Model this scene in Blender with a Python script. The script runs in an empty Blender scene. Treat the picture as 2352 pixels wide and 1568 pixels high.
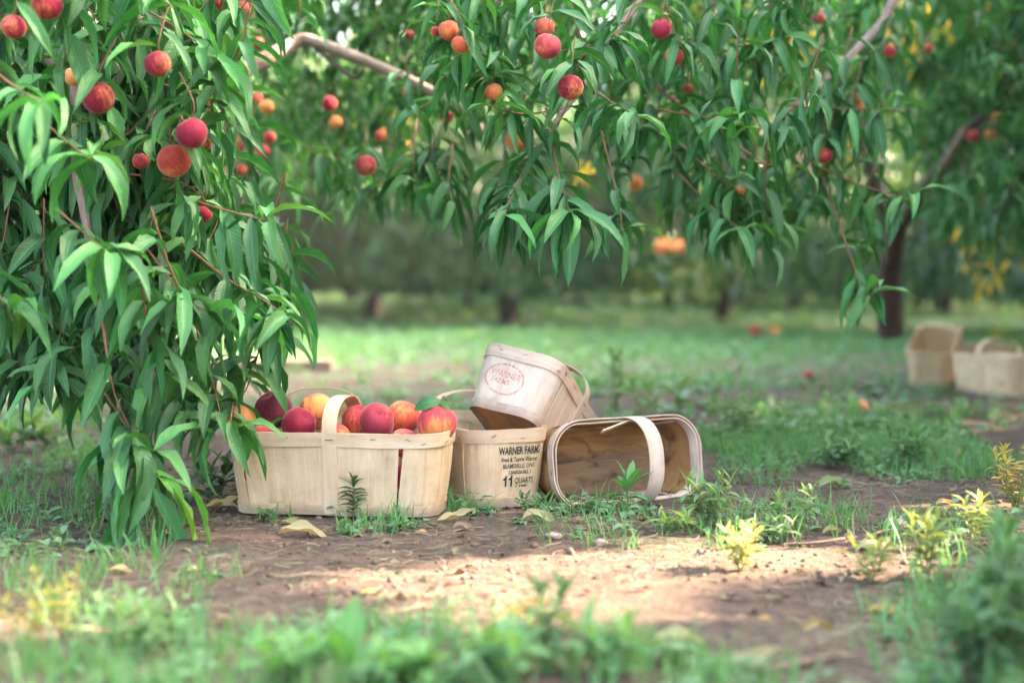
import bpy, math, random
import numpy as np
from mathutils import Vector, Matrix, noise

random.seed(7)
rng = np.random.default_rng(11)
S = bpy.context.scene
COL = S.collection
R = math.radians

# ------------------------------------------------------------------ camera
CAM_H, TILT = 0.50, R(-2.594)
cam = bpy.data.cameras.new('camera')
cam.lens, cam.sensor_width = 50, 36
cam.clip_start, cam.clip_end = 0.05, 400
cam.dof.use_dof = True
cam.dof.focus_distance = 2.95
cam.dof.aperture_fstop = 1.7
camo = bpy.data.objects.new('camera', cam)
COL.objects.link(camo)
camo.location = (0, 0, CAM_H)
camo.rotation_euler = (R(90) + TILT, 0, 0)
S.camera = camo

# ------------------------------------------------------------------ sky, sun, exposure
SUN_EL, SUN_AZ = R(29), R(76)              # azimuth from +Y towards +X
SUN = np.array([math.cos(SUN_EL) * math.sin(SUN_AZ), math.cos(SUN_EL) * math.cos(SUN_AZ), math.sin(SUN_EL)])
world = bpy.data.worlds.new('World')
S.world = world
world.use_nodes = True
wn = world.node_tree
sky = wn.nodes.new('ShaderNodeTexSky')
sky.sky_type = 'NISHITA'
sky.sun_disc = False
sky.sun_elevation, sky.sun_rotation = SUN_EL, SUN_AZ
sky.air_density, sky.dust_density, sky.ozone_density = 1.0, 10.0, 0.0
wn.links.new(sky.outputs[0], wn.nodes['Background'].inputs[0])
wn.nodes['Background'].inputs[1].default_value = 0.11
sun = bpy.data.lights.new('sun', 'SUN')
sun.energy, sun.angle, sun.color = 3.4, R(0.53), (1.0, 0.74, 0.56)
suno = bpy.data.objects.new('sun', sun)
COL.objects.link(suno)
suno.rotation_euler = Vector(SUN).to_track_quat('Z', 'Y').to_euler()
S.view_settings.view_transform = 'Standard'
S.view_settings.look = 'None'
S.view_settings.gamma = 1
S.view_settings.exposure = 4.65
S.render.engine = 'CYCLES'
S.cycles.use_denoising = True
S.cycles.max_bounces = 8
S.cycles.diffuse_bounces = 5
S.cycles.transmission_bounces = 5
S.cycles.glossy_bounces = 2
S.cycles.caustics_reflective = S.cycles.caustics_refractive = False
S.cycles.sample_clamp_indirect = 6

# ------------------------------------------------------------------ photograph pixels (2352 wide) <-> places
FPX, CX, CY = 50 / 36 * 2352, 1176, 784
cT, sT = math.cos(TILT), math.sin(TILT)


def ray(px, py):
    x, y = (px - CX) / FPX, (CY - py) / FPX
    return Vector((x, cT - y * sT, sT + y * cT))


def P(px, py, Y):
    d = ray(px, py)
    return d * (Y / d.y) + Vector((0, 0, CAM_H))


def G(px, py):
    d = ray(px, py)
    t = -CAM_H / d.z
    return Vector((d.x * t, d.y * t, 0))


def proj(x, y, z):
    dz = z - CAM_H
    f = y * cT + dz * sT
    u = -y * sT + dz * cT
    return CX + FPX * x / f, CY - FPX * u / f


def height(x, y):
    v = Vector((x, y, 0))
    h = 0.022 * noise.noise(v * 0.9) + 0.010 * noise.noise(v * 2.7 + Vector((3, 7, 0)))
    if abs(x) < 4 and y < 9:
        h += 0.006 * noise.noise(v * 8 + Vector((9, 1, 0))) + 0.0045 * noise.noise(v * 19) + 0.0028 * noise.noise(v * 48)
    return h


def ground(px, py):
    g = G(px, py)
    g.z = height(g.x, g.y)
    return g


# ------------------------------------------------------------------ object helpers
def tag(o, label=None, cat=None, group=None, kind=None):
    if label: o['label'] = label
    if cat: o['category'] = cat
    if group: o['group'] = group
    if kind: o['kind'] = kind
    return o


def empty(name, loc, label=None, cat=None, group=None):
    o = bpy.data.objects.new(name, None)
    o.empty_display_size = 0.1
    COL.objects.link(o)
    o.location = loc
    return tag(o, label, cat, group)


def link(name, me, parent=None, mat=None):
    if mat is not None and not me.materials:
        me.materials.append(mat)
    o = bpy.data.objects.new(name, me)
    COL.objects.link(o)
    o.parent = parent
    return o


def mesh_np(name, verts, faces, uv=None, young=None, smooth=True):
    """verts (N,3), faces (M,4) quads or a list of such arrays"""
    me = bpy.data.meshes.new(name)
    verts = np.asarray(verts, np.float32)
    faces = np.asarray(faces, np.int32)
    k = faces.shape[1]
    me.vertices.add(len(verts))
    me.vertices.foreach_set('co', verts.ravel())
    me.loops.add(faces.size)
    me.loops.foreach_set('vertex_index', faces.ravel())
    me.polygons.add(len(faces))
    me.polygons.foreach_set('loop_start', np.arange(0, faces.size, k, dtype=np.int32))
    me.polygons.foreach_set('loop_total', np.full(len(faces), k, np.int32))
    me.update(calc_edges=True)
    me.polygons.foreach_set('use_smooth', np.full(len(faces), smooth, bool))
    if uv is not None:
        l = me.uv_layers.new(name='UVMap')
        l.data.foreach_set('uv', np.asarray(uv, np.float32)[faces.ravel()].ravel())
    if young is not None:
        a = me.attributes.new('young', 'FLOAT', 'POINT')
        a.data.foreach_set('value', np.asarray(young, np.float32))
    me.validate()
    return me


def tube(pts, rads, sides=6, name='tube', cap=True):
    pts = [Vector(p) for p in pts]
    V, F, U = [], [], []
    prev = None
    L = 0
    for i, p in enumerate(pts):
        t = (pts[min(i + 1, len(pts) - 1)] - pts[max(i - 1, 0)]).normalized()
        a = t.orthogonal().normalized() if prev is None else (prev - t * prev.dot(t)).normalized()
        prev = a
        b = t.cross(a)
        if i: L += (p - pts[i - 1]).length
        for k in range(sides):
            an = 2 * math.pi * k / sides
            V.append(p + (a * math.cos(an) + b * math.sin(an)) * rads[i])
            U.append((k / sides, L))
    n = len(pts)
    for i in range(n - 1):
        for k in range(sides):
            F.append((i * sides + k, i * sides + (k + 1) % sides, (i + 1) * sides + (k + 1) % sides, (i + 1) * sides + k))
    return V, F, U


def tube_mesh(name, pts, rads, sides=6):
    V, F, U = tube(pts, rads, sides)
    return mesh_np(name, [tuple(v) for v in V], F, U)


def tubes_mesh(name, lst, sides=5):
    VV, FF, UU = [], [], []
    for pts, rads in lst:
        V, F, U = tube(pts, rads, sides)
        o = len(VV)
        VV += [tuple(v) for v in V]; UU += U
        FF += [tuple(i + o for i in f) for f in F]
    return mesh_np(name, VV, FF, UU)


def bez(pts, n=10):
    """smooth curve through points (Catmull-Rom)"""
    p = [Vector(q) for q in pts]
    p = [p[0] * 2 - p[1]] + p + [p[-1] * 2 - p[-2]]
    out = []
    for i in range(1, len(p) - 2):
        for k in range(n):
            t = k / n
            a, b, c, d = p[i - 1], p[i], p[i + 1], p[i + 2]
            out.append(0.5 * ((2 * b) + (c - a) * t + (2 * a - 5 * b + 4 * c - d) * t * t + (3 * b - a - 3 * c + d) * t ** 3))
    out.append(p[-2].copy())
    return out


# ------------------------------------------------------------------ materials
class NT:
    def __init__(self, name):
        self.m = bpy.data.materials.new(name)
        self.m.use_nodes = True
        self.t = self.m.node_tree
        self.b = self.t.nodes['Principled BSDF']
        self.out = self.t.nodes['Material Output']

    def n(self, typ, **kw):
        nd = self.t.nodes.new('ShaderNode' + typ)
        for k, v in kw.items():
            setattr(nd, k, v)
        return nd

    def l(self, a, b):
        self.t.links.new(a, b)

    def math(self, op, a, b=None, c=None, clamp=False):
        nd = self.n('Math', operation=op, use_clamp=clamp)
        for i, v in enumerate((a, b, c)):
            if v is None: continue
            if isinstance(v, (int, float)): nd.inputs[i].default_value = v
            else: self.l(v, nd.inputs[i])
        return nd.outputs[0]

    def mix(self, fac, a, b, blend='MIX'):
        nd = self.n('Mix', data_type='RGBA', blend_type=blend)
        for i, v in ((0, fac), (6, a), (7, b)):
            if isinstance(v, (int, float)): nd.inputs[i].default_value = v
            elif isinstance(v, tuple): nd.inputs[i].default_value = (*v, 1)
            else: self.l(v, nd.inputs[i])
        return nd.outputs[2]

    def noise(self, vec, scale, detail=4, rough=0.55, dist=0.0):
        nd = self.n('TexNoise')
        nd.inputs['Scale'].default_value = scale
        nd.inputs['Detail'].default_value = detail
        nd.inputs['Roughness'].default_value = rough
        nd.inputs['Distortion'].default_value = dist
        if vec is not None: self.l(vec, nd.inputs['Vector'])
        return nd.outputs[0]

    def ramp(self, fac, stops):
        nd = self.n('ValToRGB')
        e = nd.color_ramp.elements
        while len(e) < len(stops): e.new(0.5)
        for q, (pos, c) in zip(e, stops):
            q.position = pos
            q.color = (*c, 1) if isinstance(c, tuple) else (c, c, c, 1)
        self.l(fac, nd.inputs[0])
        return nd.outputs[0]

    def mapping(self, vec, scale):
        nd = self.n('Mapping')
        nd.inputs['Scale'].default_value = scale
        self.l(vec, nd.inputs['Vector'])
        return nd.outputs[0]

    def bump(self, h, strength, dist):
        nd = self.n('Bump')
        nd.inputs['Strength'].default_value = strength
        nd.inputs['Distance'].default_value = dist
        self.l(h, nd.inputs['Height'])
        self.l(nd.outputs[0], self.b.inputs['Normal'])
        return nd.outputs[0]


def leaf_material(name, dark, light, young, trans=0.32, rough=0.42, veins=True, spec=0.5):
    t = NT(name)
    tc = t.n('TexCoord')
    oi = t.n('ObjectInfo')
    ge = t.n('NewGeometry')
    rnd = t.math('FRACT', t.math('ADD', t.math('MULTIPLY', oi.outputs['Random'], 7.31), ge.outputs['Random Per Island']))
    col = t.mix(rnd, dark, light)
    at = t.n('Attribute'); at.attribute_name = 'young'
    col = t.mix(at.outputs['Fac'], col, young)
    col = t.mix(1.0, col, oi.outputs['Color'], 'MULTIPLY')
    bl = t.noise(tc.outputs['Object'], 7, 3)
    col = t.mix(t.math('MULTIPLY', bl, 0.45), col, dark)
    if veins:
        sep = t.n('SeparateXYZ'); t.l(tc.outputs['UV'], sep.inputs[0])
        u = t.math('ABSOLUTE', t.math('SUBTRACT', sep.outputs[0], 0.5))
        mid = t.math('SUBTRACT', 1.0, t.math('MULTIPLY', u, 16.0), clamp=True)
        w = t.math('SINE', t.math('MULTIPLY', t.math('SUBTRACT', sep.outputs[1], t.math('MULTIPLY', u, 0.22)), 120.0))
        col = t.mix(t.math('MULTIPLY', mid, 0.55), col, tuple(min(1, c * 2.2 + 0.03) for c in light))
        h = t.math('ADD', t.math('MULTIPLY', w, 0.25), t.math('MULTIPLY', mid, -1.0))
        h = t.math('ADD', h, t.math('MULTIPLY', bl, 1.4))
        t.bump(h, 0.55, 0.0016)
    # pale underside
    under = t.mix(0.28, col, (0.14, 0.24, 0.12))
    col2 = t.mix(ge.outputs['Backfacing'], col, under)
    t.l(col2, t.b.inputs['Base Color'])
    t.b.inputs['Roughness'].default_value = rough
    t.b.inputs['Specular IOR Level'].default_value = spec
    tr = t.n('BsdfTranslucent')
    tcol = t.mix(0.5, col, t.mix(1.0, col, (2.2, 2.0, 0.55), 'MULTIPLY'))
    t.l(tcol, tr.inputs[0])
    ms = t.n('MixShader'); ms.inputs[0].default_value = trans
    t.l(t.b.outputs[0], ms.inputs[1]); t.l(tr.outputs[0], ms.inputs[2])
    t.l(ms.outputs[0], t.out.inputs[0])
    return t.m


M_LEAF = leaf_material('peach_leaf', (0.009, 0.064, 0.018), (0.042, 0.205, 0.052), (0.14, 0.38, 0.08), trans=0.24, spec=0.27, rough=0.40)
M_FAR = leaf_material('far_peach_leaf', (0.015, 0.058, 0.022), (0.048, 0.125, 0.045), (0.16, 0.23, 0.05), trans=0.38, veins=False)
M_GRASS = leaf_material('grass_blade', (0.048, 0.19, 0.052), (0.12, 0.33, 0.10), (0.20, 0.28, 0.12), trans=0.35, rough=0.5, veins=False, spec=0.35)
M_COVER = leaf_material('ground_cover_leaf', (0.055, 0.155, 0.065), (0.14, 0.27, 0.12), (0.21, 0.31, 0.16), trans=0.3, rough=0.55, veins=False, spec=0.35)
M_WEED = leaf_material('weed_leaf', (0.055, 0.12, 0.055), (0.115, 0.20, 0.085), (0.20, 0.28, 0.12), trans=0.3, rough=0.5, veins=True, spec=0.35)
M_DRYLEAF = leaf_material('dry_leaf', (0.30, 0.20, 0.11), (0.50, 0.38, 0.24), (0.5, 0.4, 0.2), trans=0.2, rough=0.65, veins=True, spec=0.3)


def wood_material(name, pale, mid, dark, stain=0.0, stain_col=(0.03, 0.02, 0.015), along='v', speck=0.4):
    t = NT(name)
    tc = t.n('TexCoord'); oi = t.n('ObjectInfo')
    add = t.n('VectorMath', operation='ADD')
    off = t.n('CombineXYZ')
    t.l(t.math('MULTIPLY', oi.outputs['Random'], 40.0), off.inputs[0]); t.l(t.math('MULTIPLY', oi.outputs['Random'], 17.0), off.inputs[1])
    t.l(tc.outputs['UV'], add.inputs[0]); t.l(off.outputs[0], add.inputs[1])
    uv = add.outputs[0]
    sc = (60, 5, 1) if along == 'v' else (5, 60, 1)
    sc2 = (420, 12, 1) if along == 'v' else (12, 420, 1)
    g1 = t.noise(t.mapping(uv, sc), 1.0, 6, 0.6, 0.6)
    g2 = t.noise(t.mapping(uv, sc2), 1.0, 3, 0.6)
    bl = t.noise(uv, 14, 4, 0.6)
    f = t.math('ADD', t.math('MULTIPLY', g1, 0.55), t.math('MULTIPLY', bl, 0.45))
    col = t.ramp(f, [(0.30, dark), (0.47, mid), (0.62, pale)])
    col = t.mix(t.math('MULTIPLY', t.math('SUBTRACT', g2, 0.48), 2.4, clamp=True), col, mid)
    # fine dark specks and a few knots
    sp = t.noise(uv, 260, 2, 0.5)
    bl2 = t.noise(uv, 9, 2)
    spm = t.math('MULTIPLY', t.math('MULTIPLY', t.math('SUBTRACT', sp, 0.655), 14, clamp=True), t.math('MULTIPLY', t.math('SUBTRACT', bl2, 0.45), 5, clamp=True))
    col = t.mix(t.math('MULTIPLY', spm, speck), col, tuple(c * 0.35 for c in dark))
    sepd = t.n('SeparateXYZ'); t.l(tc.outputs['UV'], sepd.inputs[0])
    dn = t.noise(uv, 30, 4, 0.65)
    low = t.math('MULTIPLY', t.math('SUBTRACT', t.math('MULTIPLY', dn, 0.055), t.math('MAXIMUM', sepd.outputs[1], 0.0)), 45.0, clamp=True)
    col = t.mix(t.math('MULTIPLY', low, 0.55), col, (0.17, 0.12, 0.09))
    if stain:
        s1 = t.noise(t.mapping(uv, (7, 13, 1) if along == 'v' else (7, 16, 1)), 1.6, 5, 0.62, 0.8)
        sm = t.math('MULTIPLY', t.math('SUBTRACT', s1, 0.52), 6, clamp=True)
        col = t.mix(t.math('MULTIPLY', sm, stain), col, stain_col)
    t.l(col, t.b.inputs['Base Color'])
    t.b.inputs['Roughness'].default_value = 0.72
    t.b.inputs['Specular IOR Level'].default_value = 0.3
    t.bump(t.math('ADD', g1, t.math('MULTIPLY', g2, 0.6)), 0.35, 0.0012)
    return t.m


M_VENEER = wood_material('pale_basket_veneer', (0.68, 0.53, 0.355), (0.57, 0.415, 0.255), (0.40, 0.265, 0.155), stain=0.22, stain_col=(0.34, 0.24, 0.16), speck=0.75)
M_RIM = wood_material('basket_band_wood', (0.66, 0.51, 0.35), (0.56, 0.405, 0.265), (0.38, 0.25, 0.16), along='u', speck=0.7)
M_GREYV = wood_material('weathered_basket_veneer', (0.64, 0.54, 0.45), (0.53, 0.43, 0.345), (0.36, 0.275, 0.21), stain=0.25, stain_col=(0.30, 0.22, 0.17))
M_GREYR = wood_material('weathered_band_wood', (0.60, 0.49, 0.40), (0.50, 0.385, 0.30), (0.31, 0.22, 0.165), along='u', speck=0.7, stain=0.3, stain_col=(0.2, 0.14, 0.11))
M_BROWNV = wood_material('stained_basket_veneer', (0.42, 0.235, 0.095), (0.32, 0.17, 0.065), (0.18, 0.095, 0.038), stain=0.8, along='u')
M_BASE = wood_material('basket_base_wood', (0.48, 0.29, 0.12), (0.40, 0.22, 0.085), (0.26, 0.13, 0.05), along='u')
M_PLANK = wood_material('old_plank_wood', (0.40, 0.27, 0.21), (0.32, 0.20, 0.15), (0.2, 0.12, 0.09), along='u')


def plain(name, col, rough=0.6, metal=0.0, spec=0.4, var=0.0, scale=20.0):
    t = NT(name)
    if var:
        tc = t.n('TexCoord')
        f = t.noise(tc.outputs['Object'], scale, 5)
        t.l(t.ramp(f, [(0.3, tuple(c * (1 - var) for c in col)), (0.7, tuple(min(1, c * (1 + var)) for c in col))]), t.b.inputs['Base Color'])
        t.bump(f, 0.5, 0.004)
    else:
        t.b.inputs['Base Color'].default_value = (*col, 1)
    t.b.inputs['Roughness'].default_value = rough
    t.b.inputs['Metallic'].default_value = metal
    t.b.inputs['Specular IOR Level'].default_value = spec
    return t.m


def ink_material(name, col, lo, hi, scale):
    """worn stamp ink: breaks up over the wood it is printed on"""
    t = NT(name)
    tc = t.n('TexCoord')
    f = t.noise(tc.outputs['Object'], scale, 3, 0.6)
    a = t.ramp(f, [(lo, 0.0), (hi, 1.0)])
    t.b.inputs['Base Color'].default_value = (*col, 1)
    t.b.inputs['Roughness'].default_value = 0.8
    t.l(a, t.b.inputs['Alpha'])
    return t.m


M_STAPLE = plain('dull_staple_wire', (0.09, 0.09, 0.095), 0.5, 0.6)
M_INK = ink_material('black_stamp_ink', (0.015, 0.022, 0.017), 0.27, 0.38, 260)
M_RED = ink_material('faded_red_ink', (0.58, 0.18, 0.16), 0.30, 0.85, 170)
M_TWIG = plain('red_twig_bark', (0.19, 0.075, 0.045), 0.55, var=0.3, scale=30)
M_GTWIG = plain('green_stem', (0.16, 0.20, 0.08), 0.55, var=0.25, scale=30)
M_STONE = plain('pink_grey_stone', (0.36, 0.25, 0.20), 0.85, var=0.3, scale=40)
M_STICK = plain('dead_stick', (0.17, 0.11, 0.085), 0.85, var=0.35, scale=40)


def bark_material(name, a, b):
    t = NT(name)
    tc = t.n('TexCoord')
    f = t.noise(t.mapping(tc.outputs['UV'], (6, 14, 1)), 1.5, 6, 0.65, 0.4)
    g = t.noise(tc.outputs['Object'], 9, 4)
    col = t.ramp(t.math('ADD', t.math('MULTIPLY', f, 0.6), t.math('MULTIPLY', g, 0.4)), [(0.32, a), (0.6, b), (0.75, tuple(min(1, c * 1.35) for c in b))])
    t.l(col, t.b.inputs['Base Color'])
    t.b.inputs['Roughness'].default_value = 0.8
    t.bump(f, 0.7, 0.008)
    return t.m


M_BARK = bark_material('grey_branch_bark', (0.13, 0.085, 0.065), (0.34, 0.25, 0.205))
M_TRUNK = bark_material('dark_trunk_bark', (0.024, 0.016, 0.013), (0.075, 0.050, 0.040))


def peach_material():
    t = NT('peach_skin')
    tc = t.n('TexCoord'); oi = t.n('ObjectInfo'); ge = t.n('NewGeometry')
    add = t.n('VectorMath', operation='ADD')
    off = t.n('CombineXYZ')
    t.l(t.math('MULTIPLY', oi.outputs['Random'], 30.0), off.inputs[0])
    t.l(tc.outputs['Object'], add.inputs[0]); t.l(off.outputs[0], add.inputs[1])
    f = t.noise(add.outputs[0], 0.75, 3, 0.5, 0.3)
    streak = t.noise(t.mapping(add.outputs[0], (5, 5, 1.4)), 1.0, 4, 0.6)
    f = t.math('ADD', t.math('MULTIPLY', f, 0.6), t.math('ADD', 0.2, t.math('MULTIPLY', t.math('SUBTRACT', streak, 0.5), 0.50)))
    dp = t.n('VectorMath', operation='DOT_PRODUCT'); t.l(tc.outputs['Object'], dp.inputs[0]); dp.inputs[1].default_value = (-0.45, -0.75, 0.45)
    f = t.math('ADD', f, t.math('MULTIPLY', dp.outputs['Value'], 0.13))
    yel = t.mix(t.noise(add.outputs[0], 1.6, 2), (0.70, 0.24, 0.05), (0.74, 0.36, 0.13))
    # object colour carries the blush, its alpha how far the blush spreads
    thr = t.math('SUBTRACT', 0.66, t.math('MULTIPLY', oi.outputs['Alpha'], 0.5))
    m = t.math('MULTIPLY', t.math('SUBTRACT', f, thr), 6.0, clamp=True)
    orange = t.mix(0.5, yel, oi.outputs['Color'])
    col = t.mix(m, yel, orange)
    m2 = t.math('MULTIPLY', t.math('SUBTRACT', f, t.math('ADD', thr, 0.07)), 5.0, clamp=True)
    col = t.mix(m2, col, oi.outputs['Color'])
    dusk = t.mix(1.0, oi.outputs['Color'], (0.55, 0.45, 0.80), 'MULTIPLY')
    bn = t.noise(add.outputs[0], 1.5, 4, 0.6)
    m3 = t.math('MULTIPLY', t.math('SUBTRACT', t.math('ADD', f, t.math('MULTIPLY', bn, 0.5)), t.math('ADD', thr, 0.42)), 4.0, clamp=True)
    col = t.mix(t.math('MULTIPLY', m3, 0.75), col, dusk)
    dots = t.noise(tc.outputs['Object'], 34, 1)
    col = t.mix(t.math('MULTIPLY', t.math('SUBTRACT', dots, 0.66), 4, clamp=True), col, (0.62, 0.30, 0.2))
    t.l(col, t.b.inputs['Base Color'])
    t.b.inputs['Roughness'].default_value = 0.75
    t.b.inputs['Specular IOR Level'].default_value = 0.18
    t.b.inputs['Sheen Weight'].default_value = 0.30
    t.b.inputs['Sheen Roughness'].default_value = 0.35
    t.b.inputs['Sheen Tint'].default_value = (1.0, 0.85, 0.8, 1)
    t.b.inputs['Subsurface Weight'].default_value = 0.12
    t.b.inputs['Subsurface Radius'].default_value = (0.012, 0.005, 0.003)
    t.bump(t.noise(tc.outputs['Object'], 45, 2), 0.10, 0.01)
    return t.m


M_PEACH = peach_material()


def soil_material():
    t = NT('orchard_soil')
    tc = t.n('TexCoord')
    o = tc.outputs['Object']
    n1 = t.noise(o, 1.3, 5, 0.6)
    n2 = t.noise(o, 9, 6, 0.65)
    n3 = t.noise(o, 70, 5, 0.7)
    st = t.noise(t.mapping(o, (18, 60, 18)), 1.0, 5, 0.65, 1.2)
    f = t.math('ADD', t.math('MULTIPLY', n2, 0.5), t.math('MULTIPLY', n3, 0.5))
    col = t.ramp(f, [(0.32, (0.034, 0.025, 0.019)), (0.46, (0.086, 0.064, 0.049)), (0.58, (0.148, 0.104, 0.079)), (0.70, (0.22, 0.155, 0.118))])
    col = t.mix(t.math('MULTIPLY', t.math('SUBTRACT', st, 0.52), 5, clamp=True), col, (0.21, 0.15, 0.107))
    col = t.mix(t.math('MULTIPLY', t.math('SUBTRACT', n1, 0.42), 2.2, clamp=True), col, t.mix(0.5, col, (0.14, 0.096, 0.072)))
    # short weeds too small and too far to model: greener with distance and in patches
    sep = t.n('SeparateXYZ'); t.l(o, sep.inputs[0])
    far = t.math('MULTIPLY', t.math('SUBTRACT', sep.outputs[1], 4.0), 0.14, clamp=True)
    gp = t.noise(o, 2.2, 5, 0.6)
    gm = t.math('MULTIPLY', t.math('SUBTRACT', t.math('ADD', gp, t.math('MULTIPLY', far, 0.26)), 0.57), 7, clamp=True)
    gcol = t.ramp(n3, [(0.3, (0.045, 0.12, 0.055)), (0.7, (0.13, 0.225, 0.115))])
    col = t.mix(t.math('MULTIPLY', gm, 0.62), col, gcol)
    t.l(col, t.b.inputs['Base Color'])
    t.b.inputs['Roughness'].default_value = 0.95
    t.b.inputs['Specular IOR Level'].default_value = 0.15
    t.bump(t.math('ADD', t.math('ADD', n3, t.math('MULTIPLY', n2, 1.2)), t.math('MULTIPLY', st, 0.6)), 1.0, 0.02)
    return t.m


M_SOIL = soil_material()

# ------------------------------------------------------------------ ground sheet
def axis(lo, hi, fine, outer):
    a = list(np.arange(lo, hi, fine))
    s, v = fine, hi
    while v < outer:
        a.append(v); s *= 1.16; v += s
    a.append(outer)
    b = []
    s, v = fine, lo - fine
    while v > -outer:
        b.append(v); s *= 1.16; v -= s
    b.append(-outer)
    return np.array(b[::-1] + a)


gx = axis(-1.5, 1.7, 0.0125, 90)
gy = axis(1.3, 4.2, 0.0125, 90)
nx, ny = len(gx), len(gy)
gv = np.zeros((ny, nx, 3), np.float32)
gv[:, :, 0] = gx[None, :]; gv[:, :, 1] = gy[:, None]
for j in range(ny):
    for i in range(nx):
        gv[j, i, 2] = height(float(gx[i]), float(gy[j]))
idx = np.arange(nx * ny).reshape(ny, nx)
gf = np.stack([idx[:-1, :-1], idx[:-1, 1:], idx[1:, 1:], idx[1:, :-1]], -1).reshape(-1, 4)
tag(link('ground', mesh_np('ground', gv.reshape(-1, 3), gf), None, M_SOIL), kind='structure')


# ------------------------------------------------------------------ hazy evening air
hm = bpy.data.materials.new('haze_air')
hm.use_nodes = True
hm.node_tree.nodes.clear()
pv = hm.node_tree.nodes.new('ShaderNodeVolumePrincipled')
mo = hm.node_tree.nodes.new('ShaderNodeOutputMaterial')
pv.inputs['Density'].default_value = 0.0008
pv.inputs['Color'].default_value = (0.95, 0.97, 0.96, 1)
hm.node_tree.links.new(pv.outputs[0], mo.inputs['Volume'])
hv = [(x, y, z) for x in (-92, 92) for y in (-92, 92) for z in (-1.2, 5.6)]
hf = [(0, 1, 3, 2), (4, 6, 7, 5), (0, 4, 5, 1), (2, 3, 7, 6), (0, 2, 6, 4), (1, 5, 7, 3)]
tag(link('haze', mesh_np('haze', hv, hf, smooth=False), None, hm), kind='stuff')

# ------------------------------------------------------------------ leaves
def leaf_arrays(a0, a1, segs=6, across=4, fold=0.28, wave=0.035, width=0.2, seed=0, twist=0.0):
    """unit-length leaf: starts at the origin along +X, bends from pitch a0 to a1 (degrees)"""
    r = random.Random(seed)
    V, U = [], []
    x = z = 0.0
    ph = r.random() * 6
    for i in range(segs + 1):
        t = i / segs
        a = R(a0 + (a1 - a0) * (t ** 0.8))
        if i:
            x += math.cos(a) / segs; z += math.sin(a) / segs
        w = width * (math.sin(math.pi * min(1, (t * 0.97 + 0.03)) ** 0.82) ** 0.85) * 0.5
        if i == segs: w = 0.004
        if i == 0: w = 0.012
        tw = R(twist) * t
        for k in range(across + 1):
            s = k / across * 2 - 1
            up = abs(s) * w * fold * 2 + wave * 0.5 * abs(s) * math.sin(t * 13 + ph + (2 if s > 0 else 0)) * (w / (width * 0.5))
            lx, ly = s * w, up
            yy, uu = lx * math.cos(tw) - ly * math.sin(tw), lx * math.sin(tw) + ly * math.cos(tw)
            V.append((x - math.sin(a) * uu, yy, z + math.cos(a) * uu))
            U.append((k / across, t))
    F = []
    n = across + 1
    for i in range(segs):
        for k in range(across):
            F.append((i * n + k, i * n + k + 1, (i + 1) * n + k + 1, (i + 1) * n + k))
    return np.array(V), np.array(F), np.array(U)


BENDS = [(60, -30), (50, -70), (35, -55), (30, -85), (15, -60), (10, -95), (-5, -75), (-10, -100), (-30, -85), (-35, -100), (-50, -90), (-65, -95), (-75, -84)]
LEAF_HI = []
for q in range(2):
    for i, (a0, a1) in enumerate(BENDS):
        LEAF_HI.append(leaf_arrays(a0, a1, 6, 4, fold=0.20 + 0.22 * random.random(), wave=0.05, width=0.165 + 0.065 * random.random(), seed=i + q * 50, twist=random.uniform(-45, 45)))
LEAF_LO = [leaf_arrays(a0, a1, 3, 2, fold=0.3, wave=0, width=0.25, seed=i) for i, (a0, a1) in enumerate(BENDS)] * 2
LEAF_ME = []
for i, (v, f, u) in enumerate(LEAF_HI):
    me = mesh_np('peach_leaf', v, f, u); me.materials.append(M_LEAF); LEAF_ME.append(me)
NB = len(BENDS)


def pick_bend(a0):
    """variant whose first pitch is near a0"""
    c = sorted(range(NB), key=lambda i: abs(BENDS[i][0] - a0) + random.random() * 14)
    return c[0] + NB * random.randint(0, 1)


def build_mass(name, protos, pos, rot, scl, var, young, mat, parent=None):
    """join many instances of proto arrays: rot (N,3,3), pos (N,3), scl (N,), var (N,)"""
    VV, FF, UU, YY = [], [], [], []
    off = 0
    pos, rot, scl, var, young = map(np.asarray, (pos, rot, scl, var, young))
    for k in range(len(protos)):
        m = np.where(var == k)[0]
        if not len(m): continue
        v, f, u = protos[k]
        w = np.einsum('nij,vj->nvi', rot[m], v) * scl[m][:, None, None] + pos[m][:, None, :]
        nv = len(v)
        VV.append(w.reshape(-1, 3))
        FF.append((f[None] + (np.arange(len(m)) * nv)[:, None, None]).reshape(-1, 4) + off)
        UU.append(np.tile(u, (len(m), 1)))
        YY.append(np.repeat(young[m], nv))
        off += nv * len(m)
    me = mesh_np(name, np.concatenate(VV), np.concatenate(FF), np.concatenate(UU), np.concatenate(YY))
    return link(name, me, parent, mat)


def rot_from(az, roll, pitch=0.0):
    """arrays -> (N,3,3): Rz(az) * Ry(-pitch) * Rx(roll)"""
    az, roll, pitch = np.broadcast_arrays(np.asarray(az, float), np.asarray(roll, float), np.asarray(pitch, float))
    ca, sa, cr, sr, cp, sp = np.cos(az), np.sin(az), np.cos(roll), np.sin(roll), np.cos(pitch), np.sin(pitch)
    z, o = np.zeros_like(ca), np.ones_like(ca)
    Rz = np.stack([np.stack([ca, -sa, z], -1), np.stack([sa, ca, z], -1), np.stack([z, z, o], -1)], -2)
    Ry = np.stack([np.stack([cp, z, -sp], -1), np.stack([z, o, z], -1), np.stack([sp, z, cp], -1)], -2)
    Rx = np.stack([np.stack([o, z, z], -1), np.stack([z, cr, -sr], -1), np.stack([z, sr, cr], -1)], -2)
    return Rz @ Ry @ Rx


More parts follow.
